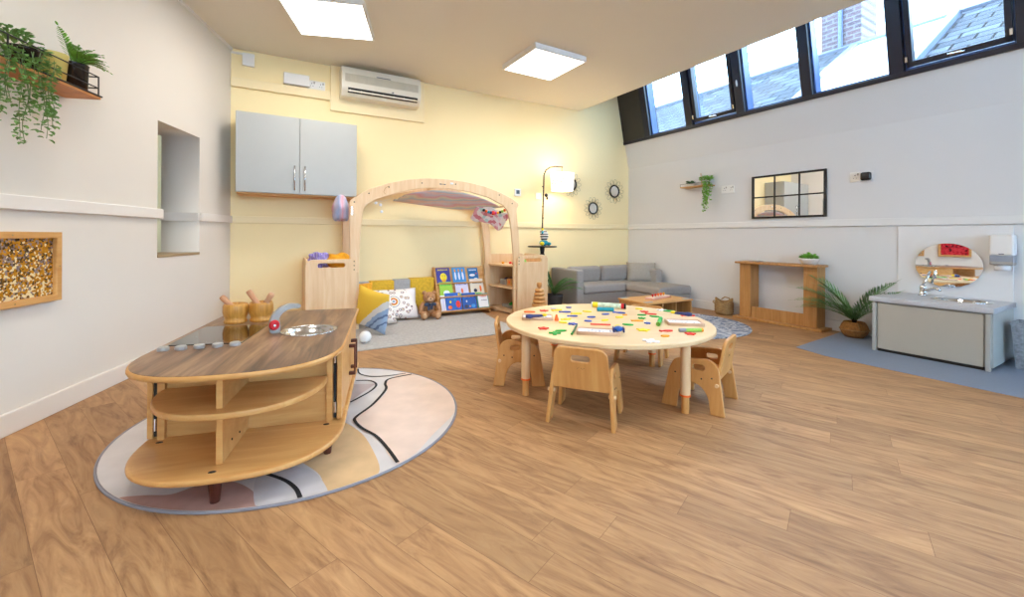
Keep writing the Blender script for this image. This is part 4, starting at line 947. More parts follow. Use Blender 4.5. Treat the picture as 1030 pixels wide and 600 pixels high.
for k in range(26):
    a = k*2.4; z = 1.385+((k*37) % 100)/100*.16; r_ = .1285+(z-1.365)/.205*.017; c = Vector((.27+cos(a)*r_, sin(a)*r_, z)); tn = Vector((-sin(a), cos(a), 0))
    for q in range(5):
        an = q*2*pi/5; b.leaf(c, tn*cos(an)+Vector((0, 0, sin(an))), (cos(a), sin(a), 0), .012, .008, .0)
b.build('shade_pattern', mat('shade_flowers', '#d9c7a8', .8, var=.1), t, norm=False)
b = MB(); b.ell((.27, 0, 1.47), (.028, .028, .04), 14, 10); b.build('bulb', mat('bulb', '#ffffff', .4, var=0, emit='#ffe0ac', es=12), t, smooth=True)
ld = bpy.data.lights.new('lamp_bulb', 'POINT'); ld.energy = LAMP_W; ld.color = (1, .80, .52); ld.shadow_soft_size = .05; lo = bpy.data.objects.new('lamp_bulb', ld); COL.objects.link(lo); lo.parent = t; lo.location = (.27, 0, 1.40)
ld = bpy.data.lights.new('lamp_bulb_up', 'POINT'); ld.energy = LAMP_W*.5; ld.color = (1, .80, .52); ld.shadow_soft_size = .04; lo = bpy.data.objects.new('lamp_bulb_up', ld); COL.objects.link(lo); lo.parent = t; lo.location = (.27, 0, 1.56)
M['zebra'] = stripe_mat('striped_plush', ['#e9e4dc', '#f2eee8', '#1b1a1c', '#18181a'], 11, 'Z', 1.5)
t = thing('soft_toy', 'striped plush toy with teal body sitting on the lamp tray', 'soft toy', PB(3.05, .245, .7045), AB)
b = MB(); b.ell((0, 0, .035), (.055, .05, .035)); b.ell((.045, -.03, .025), (.03, .03, .022), 12, 8); b.build('body', 'teal', t, smooth=True)
b = MB(); b.ell((0, -.005, .12), (.048, .044, .062)); b.tube([(-.02, 0, .08), (-.045, 0, .17)], [.02, .012], 10); b.build('striped_head', 'zebra', t, smooth=True)
b = MB(); b.ell((-.045, -.03, .028), (.026, .028, .024), 12, 8); b.ell((-.02, 0, .19), (.016, .014, .014), 12, 8); each(b, 'yellow_trim', 'yellow', t, smooth=True)
b = MB(); b.ell((-.03, -.02, .155), (.018, .014, .018), 12, 8); b.build('teal_ear', 'teal', t, smooth=True)
# palm beside the sofa
def palm(loc, label, fr, pot, sc=1, cat='plant'):
    t = thing('potted_palm', label, cat, loc, 0); pot(t)
    b = MB()
    for az, L, lift, droop in fr: frond(b, (0, 0, .13*sc), radians(az), L, lift, droop, .0065*sc, 26, .36)
    b.build('fronds', ['leaf5', 'stem'], t, norm=False)
    b = MB(); b.tube([(0, 0, .08*sc), (.004, 0, .15*sc)], [.016*sc, .012*sc], 10)
    for k in range(10): a = k*.63; b.tube([(0, 0, .09*sc), (cos(a)*.02, sin(a)*.02, .16*sc)], [.005, .003], 5)
    b.build('trunk', 'soil', t); return t
def pot1(t): b = MB(); b.lathe([(0, 0), (.08, 0), (.10, .16), (.102, .17), (.094, .17), (.09, .15), (0, .15)]); b.build('pot', 'dark_grey', t, smooth=True)
palm(PB(3.06, .44, 0), 'palm behind the right panel of the arch beside the sofa', [(-20, .34, .95, 1.0), (10, .30, 1.2, 1.1), (-55, .30, .9, 1.3), (-30, .28, 1.3, .9), (-160, .30, 1.3, .7), (185, .42, 1.35, .35), (-100, .3, 1.0, 1.2), (-12, .34, .7, 1.0), (-35, .34, 1.2, 1.2)], pot1, 1.25)

# ---------------------------------------------------------------- sofa
t = thing('corner_sofa', 'grey fabric corner sofa in the far corner of the room', 'sofa', PB(4.56, .04, 0), AB)
# local: x negative towards the left, y negative into the room
def cush(name, x0, x1, y0, y1, z0, z1, m='sofa', bv=.03, par=None, rot=None):
    b = MB(); b.box(x0, x1, y0, y1, z0, z1); o = b.build(name, m, par or t, bevel=bv, seg=4, smooth=True)
    md = o.modifiers.new('wn', 'WEIGHTED_NORMAL'); return o
cush('base', -1.26, -.02, -.52, -.02, .035, .165, bv=.012)
cush('arm', -1.29, -1.19, -.54, -.02, .035, .44, bv=.02)
cush('seat_back', -1.19, -.02, -.16, -.02, .165, .42, bv=.03)
cush('seat_cushion', -1.188, -.55, -.545, -.13, .165, .27)
cush('base', -.54, -.02, -1.02, -.52, .035, .165, bv=.012)
cush('chaise_cushion', -.545, -.02, -1.04, -.13, .165, .26)
cush('seat_back', -.13, -.02, -.62, -.16, .165, .42, bv=.03)
for x0, x1 in ((-1.18, -.70), (-.69, -.17)):
    o = cush('back_cushion', x0, x1, -.27, -.155, .255, .455, bv=.045)
for x, y in ((-1.22, -.48), (-1.22, -.08), (-.5, -.98), (-.08, -.98), (-.08, -.08)): b = MB(); b.box(x-.025, x+.025, y-.025, y+.025, 0, .036); b.build('foot', 'dark_grey', t)
b = MB(); pillow(b, .36, .27, .15); o = b.build('scatter_cushion', 'cushgrey', None, smooth=True); props(o, 'loose grey brown cushion propped in the corner of the sofa', 'cushion')
o.location = PB(4.40, .43, .365); o.rotation_euler = (Matrix.Rotation(AB-radians(40), 3, 'Z') @ Matrix.Rotation(radians(-24), 3, 'X')).to_euler()

# low cube table with peg toy
p0 = Vector((.99, 3.98, 0)); ax = math.atan2(.25, .47)
t = thing('low_play_table', 'low wooden table with open cubbies in front of the sofa', 'table', (1.35, 4.00, 0), ax)
W2, D2 = .30, .18
b = MB(); b.box(-W2, W2, -D2, D2, .222, .24); b.build('tabletop', 'pine', t, bevel=.006)
b = MB(); b.box(-W2+.01, -W2+.025, -D2+.01, D2-.01, 0, .222); b.box(W2-.025, W2-.01, -D2+.01, D2-.01, 0, .222); b.box(-.09, -.078, -D2+.01, D2-.02, .012, .222); b.box(.078, .09, -D2+.01, D2-.02, .012, .222); b.box(-W2+.025, W2-.025, -D2+.01, D2-.01, 0, .012); b.box(-W2+.025, W2-.025, D2-.022, D2-.01, .012, .222); b.build('carcase', 'oak', t, bevel=.001)
for sx in (-1, 1):
    for sy in (-1, 1): b = MB(); b.prism(rr([(sx*W2*.97, sy*D2*.94), (sx*(W2-.10), sy*D2*.94), (sx*(W2-.11), sy*(D2-.05)), (sx*W2*.97, sy*(D2-.05))], .012), .24, .2415); b.build('corner_patch', mat('grey_patch', '#8e9ba8', .5), t)
t = thing('peg_board', 'long white and red peg board toy on the low table', 'toy', (1.38, 4.01, .2405), ax+radians(14))
b = MB(); b.box(-.16, .16, -.045, .045, 0, .014); b.build('board', mat('board_pink', '#e0a898', .5), t, bevel=.003)
b = MB(); b.box(-.155, .155, -.04, .04, .014, .018); b.build('board_face', mat('board_pale', '#e2c9b8', .5), t)
for k, m_ in enumerate(['red', 'redfelt', 'orange', 'orange', 'amber']): b = MB(); x = -.1+.05*k; b.tube([(x, 0, .018), (x, 0, .03)], .004, 8); b.ell((x, 0, .036), .0115, 12, 8); b.build('peg', m_, t, smooth=True)

# blue grey round rug at the right
def swirl_mat():
    m = bpy.data.materials.new('blue_swirl_rug'); m.use_nodes = True; t = m.node_tree; bb = t.nodes['Principled BSDF']; bb.inputs['Roughness'].default_value = .95
    tc = nn(t, 'ShaderNodeTexCoord'); n = nn(t, 'ShaderNodeTexNoise'); n.inputs['Scale'].default_value = 9; n.inputs['Detail'].default_value = 5; n.inputs['Distortion'].default_value = 3; t.links.new(tc.outputs['Object'], n.inputs[0])
    r = nn(t, 'ShaderNodeValToRGB'); e = r.color_ramp.elements; e[0].position = .42; e[0].color = H('#6a7794'); e[1].position = .58; e[1].color = H('#c4c9d4'); t.links.new(n.outputs[0], r.inputs[0]); t.links.new(r.outputs[0], bb.inputs['Base Color']); return m
b = MB(); b.lathe([(0, 0), (.60, 0), (.603, .004), (.60, .008), (0, .008)], seg=72); o = b.build('round_swirl_rug', swirl_mat(), None); place(o, (1.58, 4.02, 0)); props(o, 'round blue and white swirl rug behind the table', 'rug')
# wood stacker by the arch
t = thing('stacking_rings', 'wooden ring stacking tower in front of the right panel of the arch', 'toy', (.27, 4.16, 0))
b = MB(); b.lathe([(0, 0), (.095, 0), (.095, .02), (0, .02)], seg=32); b.tube([(0, 0, .02), (0, 0, .36)], .012, 12); b.build('peg_base', 'chair', t, smooth=False)
for k in range(8):
    r_ = .092-.0065*k; z = .022+k*.036; b = MB(); b.lathe([(.014, .002), (r_-.012, 0), (r_-.002, .008), (r_, .016), (r_-.002, .024), (r_-.012, .033), (.014, .031)], (0, 0, z), 32); b.build('ring', 'chair', t, smooth=True)
b = MB(); b.lathe([(0, 0), (.022, .003), (.026, .018), (.026, .032), (.022, .048), (0, .05)], (0, 0, .318), 20); b.build('top_knob', 'chair', t, smooth=True)

# ================================================================ RIGHT WALL THINGS
t = thing('window_pane_mirror', 'black framed six-pane mirror on the right wall', 'mirror', PR(2.058, 0, 1.007), AR)
b = MB(); b.box(-.325, .325, -.014, -.004, .004, .426); b.build('mirror_glass', 'mirror', t)
b = MB(); w_ = .333; b.box(-w_, w_, -.026, 0, 0, .018); b.box(-w_, w_, -.026, 0, .411, .429); b.box(-w_, -w_+.018, -.026, 0, .018, .411); b.box(w_-.018, w_, -.026, 0, .018, .411)
b.box(-w_+.018, w_-.018, -.02, -.01, .207, .220)
for x in (-.112, .112): b.box(x-.006, x+.006, -.021, -.01, .018, .411)
b.build('frame', 'black', t, bevel=.002)
socket(PR(1.455, 0, 1.335), AR, 2, 'double white socket beside the right wall shelf')
socket(PR(2.602, 0, 1.335), AR, 1, 'white socket left of the black plug-in device')
t = thing('plug_in_device', 'rounded black plug-in device on a white plate above the mantel', 'plug', PR(2.685, 0, 1.33), AR)
b = MB(); b.box(-.04, .04, -.01, 0, -.042, .042); b.build('face_plate', 'white', t, bevel=.003)
b = MB(); b.box(-.036, .036, -.05, -.01, -.034, .036); b.build('body', 'potblack', t, bevel=.016, seg=4, smooth=True)
# small shelf with plants
t = thing('wall_shelf', 'small floating oak shelf on the right wall', 'shelf', PR(1.115, 0, 1.40), AR)
b = MB(); b.box(-.185, .185, -.12, 0, -.012, 0); b.build('shelf_board', 'pine', t, bevel=.003)
b = MB(); b.tube([(-.185, -.117, .03), (.185, -.117, .03)], .002, 5); b.tube([(-.183, -.117, 0), (-.183, -.117, .03)], .002, 5); b.tube([(.183, -.117, 0), (.183, -.117, .03)], .002, 5); b.build('wire_rail', 'black', t)
t = thing('trailing_plant', 'trailing green plant hanging off the right end of the small oak shelf', 'plant', PR(1.23, .06, 1.4), AR)
b = MB(); b.lathe([(0, 0), (.03, 0), (.036, .05), (.03, .05), (0, .04)]); b.build('pot', 'potwhite', t, smooth=True)
b = MB(); random.seed(5)
for (x, y, L) in [(.03, -.07, .26), (.045, -.075, .30), (.06, -.07, .20), (.035, -.08, .33), (.07, -.05, .16), (.055, -.08, .25), (.08, -.06, .22)]: vine(b, (x, y, .04), L, .003, int(L/.014), .026)
b.i = 0
for k in range(110): a = random.random()*6.28; r_ = random.random(); b.leaf((cos(a)*.07*r_-.0, sin(a)*.05*r_, .05+.05*random.random()), (cos(a), sin(a), random.uniform(-.2, .8)), (0, 0, 1), .028, .02)
b.build('foliage', ['leaf4', 'stem'], t, norm=False)
t = thing('potted_plant', 'small dark leafed plant in a white bowl at the left of the oak shelf', 'plant', PR(1.03, .06, 1.4), AR)
b = MB(); b.lathe([(0, 0), (.04, 0), (.055, .03), (.05, .03), (0, .02)]); b.build('pot', 'potwhite', t, smooth=True)
b = MB()
for k in range(70): a = random.random()*6.28; r_ = random.random(); b.leaf((cos(a)*.04*r_, sin(a)*.03*r_, .03+.02*random.random()), (cos(a), sin(a), random.uniform(.1, 1)), (0, 0, 1), .035, .014)
b.build('foliage', ['leaf3', 'stem'], t, norm=False)
t = thing('wooden_figure', 'slim pale wooden figure standing on the small oak shelf', 'ornament', PR(1.155, .03, 1.4), AR)
b = MB(); b.tube([(0, 0, 0), (-.004, 0, .05), (-.012, 0, .13)], [.006, .008, .006], 8); b.ell((-.013, 0, .138), .009, 10, 8); b.build('figure', mat('pale_wood', '#cdb39c', .6), t, smooth=True)

# mantel surround
t = thing('fireplace_surround', 'oak toy fireplace surround against the right wall', 'fireplace', PR(2.04, .02, 0), AR)
b = MB(); b.box(-.40, .405, -.19, 0, 0, .022); b.build('plinth', 'oak', t, bevel=.004)
b = MB(); b.box(-.375, .375, -.20, 0, .555, .575); b.build('mantel_shelf', 'oak', t, bevel=.005)
for s_ in (-1, 1): b = MB(); x = s_*.295; b.box(x-.055, x+.055, -.15, 0, .022, .555); b.build('pillar', 'oak', t, bevel=.003)
b = MB(); b.box(-.24, .24, -.13, -.112, .022, .13); b.build('kick_board', 'oak', t, bevel=.002)
t = thing('potted_plant', 'bright green leafy plant in a white bowl on the mantel shelf', 'plant', PR(2.30, .115, .5755), AR)
b = MB(); b.lathe([(0, 0), (.05, 0), (.075, .045), (.078, .055), (.070, .055), (0, .04)]); b.build('pot', 'potwhite', t, smooth=True)
b = MB()
for k in range(120): a = random.random()*6.28; r_ = random.random()**.6; b.leaf((cos(a)*.05*r_, sin(a)*.05*r_, .05+.045*random.random()*(1.2-r_)), (cos(a), sin(a), random.uniform(.2, 1.2)), (0, 0, 1), .036, .026)
b.build('foliage', ['leaf4', 'stem'], t, norm=False)
simple('shallow_dish', 'shallow pale dish on the left of the mantel shelf', 'dish', PR(1.83, .10, .5755), AR, lambda b: b.lathe([(0, 0), (.03, 0), (.062, .014), (.058, .014), (.03, .004), (0, .004)], seg=28), 'potwhite', smooth=True)
# basket beside mantel
t = thing('woven_basket', 'small woven seagrass basket left of the fireplace surround', 'basket', PR(1.49, .12, 0), AR)
b = MB(); b.lathe([(0, 0), (.078, 0), (.088, .02), (.092, .09), (.085, .125), (.088, .15), (.078, .155), (.074, .12), (.076, .03), (0, .02)], seg=36)
for v in b.bm.verts:
    r_ = math.hypot(v.co.x, v.co.y)
    if r_ > .06: v.co.z += .02*sin(math.atan2(v.co.y, v.co.x)*2+.5)*(v.co.z/.15)**2
b.build('basket_body', 'basketry', t, smooth=True)
b = MB()
for z in (.03, .05, .07, .09, .105, .12): b.tube([(.0905*cos(a), .0905*sin(a), z) for a in [2*pi*k/30 for k in range(31)]], .004, 6, False)
b.build('woven_band', 'basketry', t, smooth=True)
b = MB(); b.tube([(-.085, 0, .12), (-.12, 0, .13), (-.13, 0, .115), (-.11, 0, .10), (-.088, 0, .105)], .006, 8); b.tube([(.085, 0, .14), (.06, -.01, .18), (.02, -.02, .185), (-.01, -.03, .16)], .006, 8); b.build('handle', 'basketry', t, smooth=True)
# palm in basket
def pot2(t):
    b = MB(); b.lathe([(0, 0), (.06, 0), (.085, .03), (.098, .065), (.088, .10), (.07, .128), (.063, .128), (.078, .10), (.085, .07), (0, .06)], seg=36); b.build('basket_pot', mat('rattan', '#9a6a33', .7, var=.3, scale=60, bump=.6, bscale=120), t, smooth=True)
    b = MB(); b.lathe([(0, .108), (.076, .108)]); b.build('soil', 'soil', t)
    b = MB(); b.tube([(.098*cos(a), .098*sin(a), .066) for a in [2*pi*k/30 for k in range(31)]], .004, 6, False); b.tube([(-.03, -.075, .125), (-.035, -.09, .10), (-.03, -.09, .085)], .004, 6); b.build('rope_trim', 'basketry', t, smooth=True)
AD = math.degrees(AR)
palm(PR(2.655, .15, 0), 'palm with long fronds in a rattan basket between mantel and sink', [(AD+188, .50, 1.20, .75), (AD+196, .50, .98, .95), (AD+204, .46, .80, 1.0), (AD+190, .40, 1.3, 1.0), (AD-12, .46, 1.15, .55), (AD-18, .44, .95, .5), (AD-10, .40, 1.3, .7), (AD-34, .34, 1.2, 1.1), (AD-80, .26, 1.2, 1.4), (AD-110, .26, 1.25, 1.3), (AD-140, .36, 1.0, 1.1), (AD-60, .28, 1.0, 1.3), (AD+215, .40, .62, .8), (AD-150, .40, .85, 1.2), (AD-20, .34, .75, .3)], pot2, 1.0)
simple('driftwood_piece', 'small dark wood offcut standing between palm basket and sink unit', 'offcut', PR(2.845, .26, .003), AR, lambda b: b.prism(rr([(-.03, -.012), (.03, -.02), (.034, .02), (-.02, .02)], .008), 0, .10), 'soil', bevel=.004)

# sink unit
t = thing('sink_unit', 'low grey sink unit with speckled worktop on the blue vinyl', 'sink unit', PR(3.195, .012, .0025), AR)
b = MB(); b.box(-.29, .30, -.49, 0, .02, .355); b.build('carcase', 'cabgrey', t, bevel=.002)
b = MB(); b.box(-.262, .262, -.503, -.491, .02, .345); b.build('front_panel', mat('sink_front', '#aca69a', .5, var=.01), t, bevel=.002)
for x in (-.292, .272): b = MB(); b.box(x, x+.022, -.51, -.49, 0, .352); b.build('side_post', 'cabgrey', t, bevel=.002)
b = MB(); b.box(-.262, .262, -.498, -.486, .0, .02); b.build('dark_gap', 'dark', t)  # dark strip painted in for the shade under the front panel
M['laminate'] = mat('speckled_laminate', '#b9bbc2', .35, var=.12, scale=150)
hole = [(.10+.135*cos(a), -.235+.098*sin(a)) for a in [2*pi*k/40 for k in range(40)]]
plate('worktop', [rr([(-.312, -.52), (.31, -.52), (.31, 0), (-.312, 0)], [.01, .01, 0, 0]), hole], .034, 'laminate', t, None, .003, .373)
b = MB(); b.lathe([(.150, .0), (.152, .003), (.136, .004), (.13, -.005), (.115, -.035), (.03, -.038), (0, -.038)], (.10, -.235, .390), 44, sx=1, sy=.72); bs = b.build('basin', 'chrome', t, smooth=True)
b = MB(); b.lathe([(0, 0), (.018, 0), (.018, .002), (0, .002)], (.10, -.235, .353), 16); b.build('plug_hole', 'dark', bs)
tp = MB(); tp.lathe([(0, 0), (.026, 0), (.026, .008), (.02, .012), (.018, .05), (.02, .06), (.016, .078), (0, .082)], (-.125, -.12, .390), 20)
tp.tube([(-.125, -.12, .425), (-.09, -.145, .435), (-.05, -.17, .455), (-.02, -.19, .455), (-.012, -.195, .44)], [.013, .012, .011, .010, .009], 12)
tp.tube([(-.125, -.12, .465), (-.115, -.105, .50), (-.095, -.08, .57)], [.008, .007, .009], 10); tp.build('mixer_tap', 'chrome', t, smooth=True)
# oval mirror
t = thing('oval_mirror', 'frameless oval mirror above the sink', 'mirror', PR(3.177, .022, .621), AR+radians(1.6))
b = MB(); b.lathe([(0, 0), (.178, 0), (.180, .002), (.178, .005), (0, .005)], mt=XZ, seg=72, sy=.90); b.build('mirror_glass', 'mirror', t)
b = MB(); b.box(-.02, .02, 0, .018, -.02, .02); b.build('mount', 'white', t)
# paper towel dispenser
t = thing('paper_towel_dispenser', 'white paper towel dispenser on the wall right of the oval mirror', 'dispenser', PR(3.452, .008, .585), AR)
b = MB(); b.box(-.056, .056, -.09, 0, .12, .262); b.build('cover', 'white', t, bevel=.012, seg=3, smooth=False)
b = MB(); b.box(-.054, .054, -.088, 0, .075, .12); b.build('window_band', mat('smoke_grey', '#8f96a3', .3), t, bevel=.004)
b = MB(); b.box(-.055, .055, -.092, 0, .055, .08); b.build('lower_lip', 'lightgrey', t, bevel=.008)
b = MB(); b.tube([(-.035, -.05, .04), (.035, -.05, .04)], .022, 16); b.build('paper_roll', 'paper', t, smooth=True)
b = MB(); b.box(-.012, .012, -.0915, -.089, .128, .133); b.build('logo', 'ink', t)
# bin
t = thing('waste_bin', 'grey woven look waste bin right of the sink unit', 'bin', PR(3.625, .20, .0025), AR)
b = MB(); n = 4
pr = [(.080, 0), (.098, .20), (.104, .20), (.104, .215), (.096, .215), (.078, .012)]
b.lathe([(0, 0)]+pr+[(0, .012)], (0, 0, 0), 4, Matrix.Rotation(pi/4, 4, 'Z') @ Matrix.Scale(1.35, 4)); b.build('bin_body', 'binweave', t, bevel=.01)

# ================================================================ KITCHEN UNIT
def circ_pts(): pass
def px(x, y): # point on the floor under a pixel of the photograph (used only to lay out the printed rug)
    f = 428.27; a, c = x-515, y-236.957; c_, s_ = cos(-.0053), sin(-.0053); X = c_*a-s_*c; Y = s_*a+c_*c; d = f*EYE/Y; return Vector((X*d/f, d))
RC = Vector((-.932, 1.925)); RR = .678
b = MB(); b.lathe([(0, 0), (RR, 0), (RR+.002, .002), (RR, .006), (0, .006)], (RC.x, RC.y, 0), 96)
b.i = 1; b.tube([(RC.x+RR*cos(a), RC.y+RR*sin(a), .004) for a in [2*pi*k/96 for k in range(97)]], .005, 6, False)
def clip(p, m=.006):
    d = p-RC; L = d.length; return RC+d*((RR-m)/L) if L > RR-m else p
def patch(c, rx, ry, rot, mi, z, n=40, wob=.0):
    n0 = len(b.bm.faces); vs = []
    for k in range(n):
        a = 2*pi*k/n; q = Vector((rx*cos(a)*(1+wob*sin(2*a+1)), ry*sin(a)*(1+wob*cos(3*a)))); q.rotate(Matrix.Rotation(rot, 2)) if False else None
        q = Vector((q.x*cos(rot)-q.y*sin(rot), q.x*sin(rot)+q.y*cos(rot))); q = clip(Vector(c)+q); vs.append(b.bm.verts.new((q.x, q.y, z)))
    f = b.bm.faces.new(vs); f.material_index = mi
def region(pp, mi, z):
    P = [px(*q) for q in pp]; n_ = len(P); Q = []
    for i in range(n_):
        p0, p1, p2, p3 = P[i-1], P[i], P[(i+1) % n_], P[(i+2) % n_]
        for k in range(6):
            t_ = k/6; Q.append(.5*((2*p1)+(-p0+p2)*t_+(2*p0-5*p1+4*p2-p3)*t_**2+(-p0+3*p1-3*p2+p3)*t_**3))
    vs = [b.bm.verts.new((*clip(q), z)) for q in Q]; f = b.bm.faces.new(vs); f.material_index = mi
region([(262, 438), (300, 425), (338, 424), (360, 434), (374, 452), (381, 478), (350, 492), (327, 500), (322, 480), (300, 464)], 2, .0068)
region([(118, 504), (145, 500), (172, 499), (200, 490), (232, 486), (252, 494), (258, 505), (254, 518), (200, 524), (145, 520)], 3, .0070)
region([(262, 478), (285, 471), (312, 474), (326, 488), (328, 502), (300, 512), (262, 516), (255, 495)], 4, .0073)
region([(396, 380), (387, 389), (389, 395), (375, 409), (358, 422), (362, 430), (380, 441), (402, 468), (436, 438), (462, 405), (445, 374), (420, 370)], 5, .0076)
pk = [px(*q) for q in [(340, 388), (378, 387), (352, 405), (335, 420), (300, 430), (300, 390)]]
vs = [b.bm.verts.new((*clip(p), .0079)) for p in pk]; f = b.bm.faces.new(vs); f.material_index = 6
def line(pp, w_=.014, z=.0084):
    P = [px(*q) for q in pp]; Q = []
    for i in range(len(P)-1):
        p0, p1, p2, p3 = P[max(i-1, 0)], P[i], P[i+1], P[min(i+2, len(P)-1)]
        for k in range(6):
            t_ = k/6; Q.append(.5*((2*p1)+(-p0+p2)*t_+(2*p0-5*p1+4*p2-p3)*t_**2+(-p0+3*p1-3*p2+p3)*t_**3))
    Q.append(P[-1]); A = []; B = []
    for i, q in enumerate(Q):
        d = (Q[min(i+1, len(Q)-1)]-Q[max(i-1, 0)]).normalized(); n_ = Vector((-d.y, d.x)); A.append((*clip(q+n_*w_/2), z)); B.append((*clip(q-n_*w_/2), z))
    b.i = 7; b.quadstrip(A, B)
line([(240, 474), (258, 476), (284, 484), (297, 493), (302, 503)])
line([(414, 377.4), (392, 382), (387.5, 387), (388, 393), (375, 408), (359, 420), (357, 425), (364, 432), (378, 440), (390, 453), (400, 467)])
line([(358, 384), (372, 384), (378.5, 388), (372, 395), (352, 406)], .012)
line([(360, 372), (362, 377), (374, 379.8), (390, 379), (408, 376.5)], .010)
o = b.build('round_play_rug', [mat('rug_grey_white', '#cbc6c4', .9, var=.06, scale=8), mat('rug_edge', '#8c8a92', .9), mat('rug_beige', '#d2b083', .9, var=.08, scale=12), mat('rug_rose', '#b08a80', .9, var=.1, scale=14), mat('rug_pale', '#c3bfc0', .9), mat('rug_blush', '#d9c3b4', .9, var=.06, scale=10), mat('rug_mauve', '#b9a9a6', .9), mat('rug_line', '#1b1a1c', .9, var=0)], None, norm=False)
props(o, 'round rug with abstract pastel shapes and black lines under the play kitchen', 'rug')

KC = Vector((-1.164, 2.324, .0)); KA = math.atan2(.28, .96)
K = thing('play_kitchen', 'wooden play kitchen unit with rounded shelf end and walnut top', 'play kitchen', KC+Vector((0, 0, .006)), KA)
K.scale = (.9425, .9425, 1)
def oval(hw, y0, ln, n=40, e=2.5, back=0.0):
    pts = [(hw-.013, back), (-hw-.013, back)]
    for k in range(n+1):
        a = pi+pi*k/n; c, s_ = cos(a), sin(a)
        pts.append((-.013+hw*math.copysign(abs(c)**(2/e), c), -y0-ln*abs(s_)**(2/e)))
    return pts[::-1]
zb0, zb1, zt0, zt1 = .080, .098, .382, .401
b = MB(); b.prism(oval(.344, .84, .345), zb0, zb1); b.build('base_board', 'kit', K, bevel=.008, seg=3)
hb = [(-.055+.26*0, 0)]
bowl = [(.152+.108*cos(a), -.584+.108*sin(a)) for a in [2*pi*k/48 for k in range(48)]]
wt = plate('worktop', [oval(.344, .84, .345), bowl], zt1-zt0-.001, 'kit_edge', K, None, .007, (zt0+zt1-.001)/2)
plate('walnut_surface', [oval(.337, .84, .338, back=-.007), bowl], .0016, 'kit_top', wt, None, .0002, zt1-.0002)
# carcase
ye = -.822
b = MB(); b.box(-.323, .287, ye, ye+.018, zb1, zt0); b.build('end_panel', 'kit', K)
b = MB(); b.box(-.323, .287, -.018, -.002, zb1, zt0); b.build('back_panel', 'kit', K)
for s_ in (-1, 1):
    b = MB(); x = s_*.288-.018; b.box(x-.012, x+.012, ye-.02, ye, zb1, zt0); b.build('front_post', 'kit', K, bevel=.001)
b = MB(); b.box(-.046, -.026, -1.095, ye, zb1, zt0); b.build('divider', 'kit', K, bevel=.002)
# mid shelf: rounded quadrants left and right as one board
pts = []
for k in range(31):
    a = pi+pi*k/30; c, s_ = cos(a), sin(a); pts.append((-.02+.285*math.copysign(abs(c)**.9, c), ye-.005-.315*abs(s_)**.9))
b = MB(); b.prism(pts, .252, .272); b.build('middle_shelf', 'kit', K, bevel=.006, seg=3)
# doors on both long sides
for s_ in (-1, 1):
    for k, (y0, y1) in enumerate(((-.836, -.44), (-.43, -.03))):
        b = MB(); xo = s_*.334-.018; b.box(min(xo, xo-s_*.018), max(xo, xo-s_*.018), y0, y1, zb1+.004, zt0-.004); d = b.build('door', 'kit', K, bevel=.002)
        yh = -.49 if k == 0 else -.38
        b = MB(); b.box(min(xo, xo+s_*.006)+s_*.028-.005, max(xo, xo+s_*.006)+s_*.028-.003, yh-.010, yh+.010, .17, .31); b.box(min(xo, xo+s_*.03), max(xo, xo+s_*.03), yh-.010, yh+.010, .295, .31); b.box(min(xo, xo+s_*.03), max(xo, xo+s_*.03), yh-.010, yh+.010, .17, .185); b.build('door_handle', 'redwood', d, bevel=.003)
    b = MB(); xg = s_*.308-.018; b.box(xg-.005, xg+.005, ye-.012, ye-.004, zb1+.01, zt0-.01); b.build('door_gap_shade', 'dark', K)  # dark strip standing in for the shade between door and post
    b = MB()
    for z in (.130, .32): b.tube([(xg, ye-.016, z), (xg, ye-.016, z+.042)], .0055, 10); b.box(xg-.004, xg+.004, ye-.018, ye-.012, z, z+.042)
    each(b, 'hinge', 'chrome', K)
b = MB()
for x, y in ((-.04, -1.14), (.262, -.865), (-.300, -.865)): b.ell((x, y, zb1), (.012, .007, .003), 12, 6)
each(b, 'bolt_cover', 'dark', K, smooth=True)
b = MB()
for x, y, z in ((-.024, -.93, .13), (-.024, -1.01, .14)): b.ell((x, y, z), (.002, .004, .004), 8, 6)
each(b, 'screw', 'dark', K)
for x, y in ((-.037, -1.125), (.270, -.89), (-.270, -.89), (.28, -.15), (-.28, -.15)):
    b = MB(); b.tube([(x, y, 0), (x, y, zb0)], [.014, .022], 16); b.build('leg', 'redwood', K, smooth=False)
# hob
b = MB(); b.prism(rr([(-.330, -.747), (-.066, -.768), (-.057, -.405), (-.328, -.392)], .006), zt1+.0003, zt1+.004); b.build('hob_glass', 'glass_black', K, bevel=.001)
for x, y in ((-.312, -.812), (-.256, -.812), (-.199, -.805), (-.138, -.801), (-.081, -.796)):
    b = MB(); b.lathe([(0, 0), (.0185, 0), (.0195, .004), (.0185, .012), (.016, .014), (0, .014)], (x, y, zt1), 24); b.build('hob_knob', 'lightgrey', K, smooth=False, bevel=.001)
# basin bowl rim (steel dish let into the top)
b = MB(); b.lathe([(.0, -.040), (.05, -.039), (.085, -.03), (.099, -.008), (.104, .003), (.114, .004), (.118, .0035), (.117, .0008)], (.152, -.584, zt1+.0004), 48); b.build('sink_bowl', 'steel', K, smooth=True)
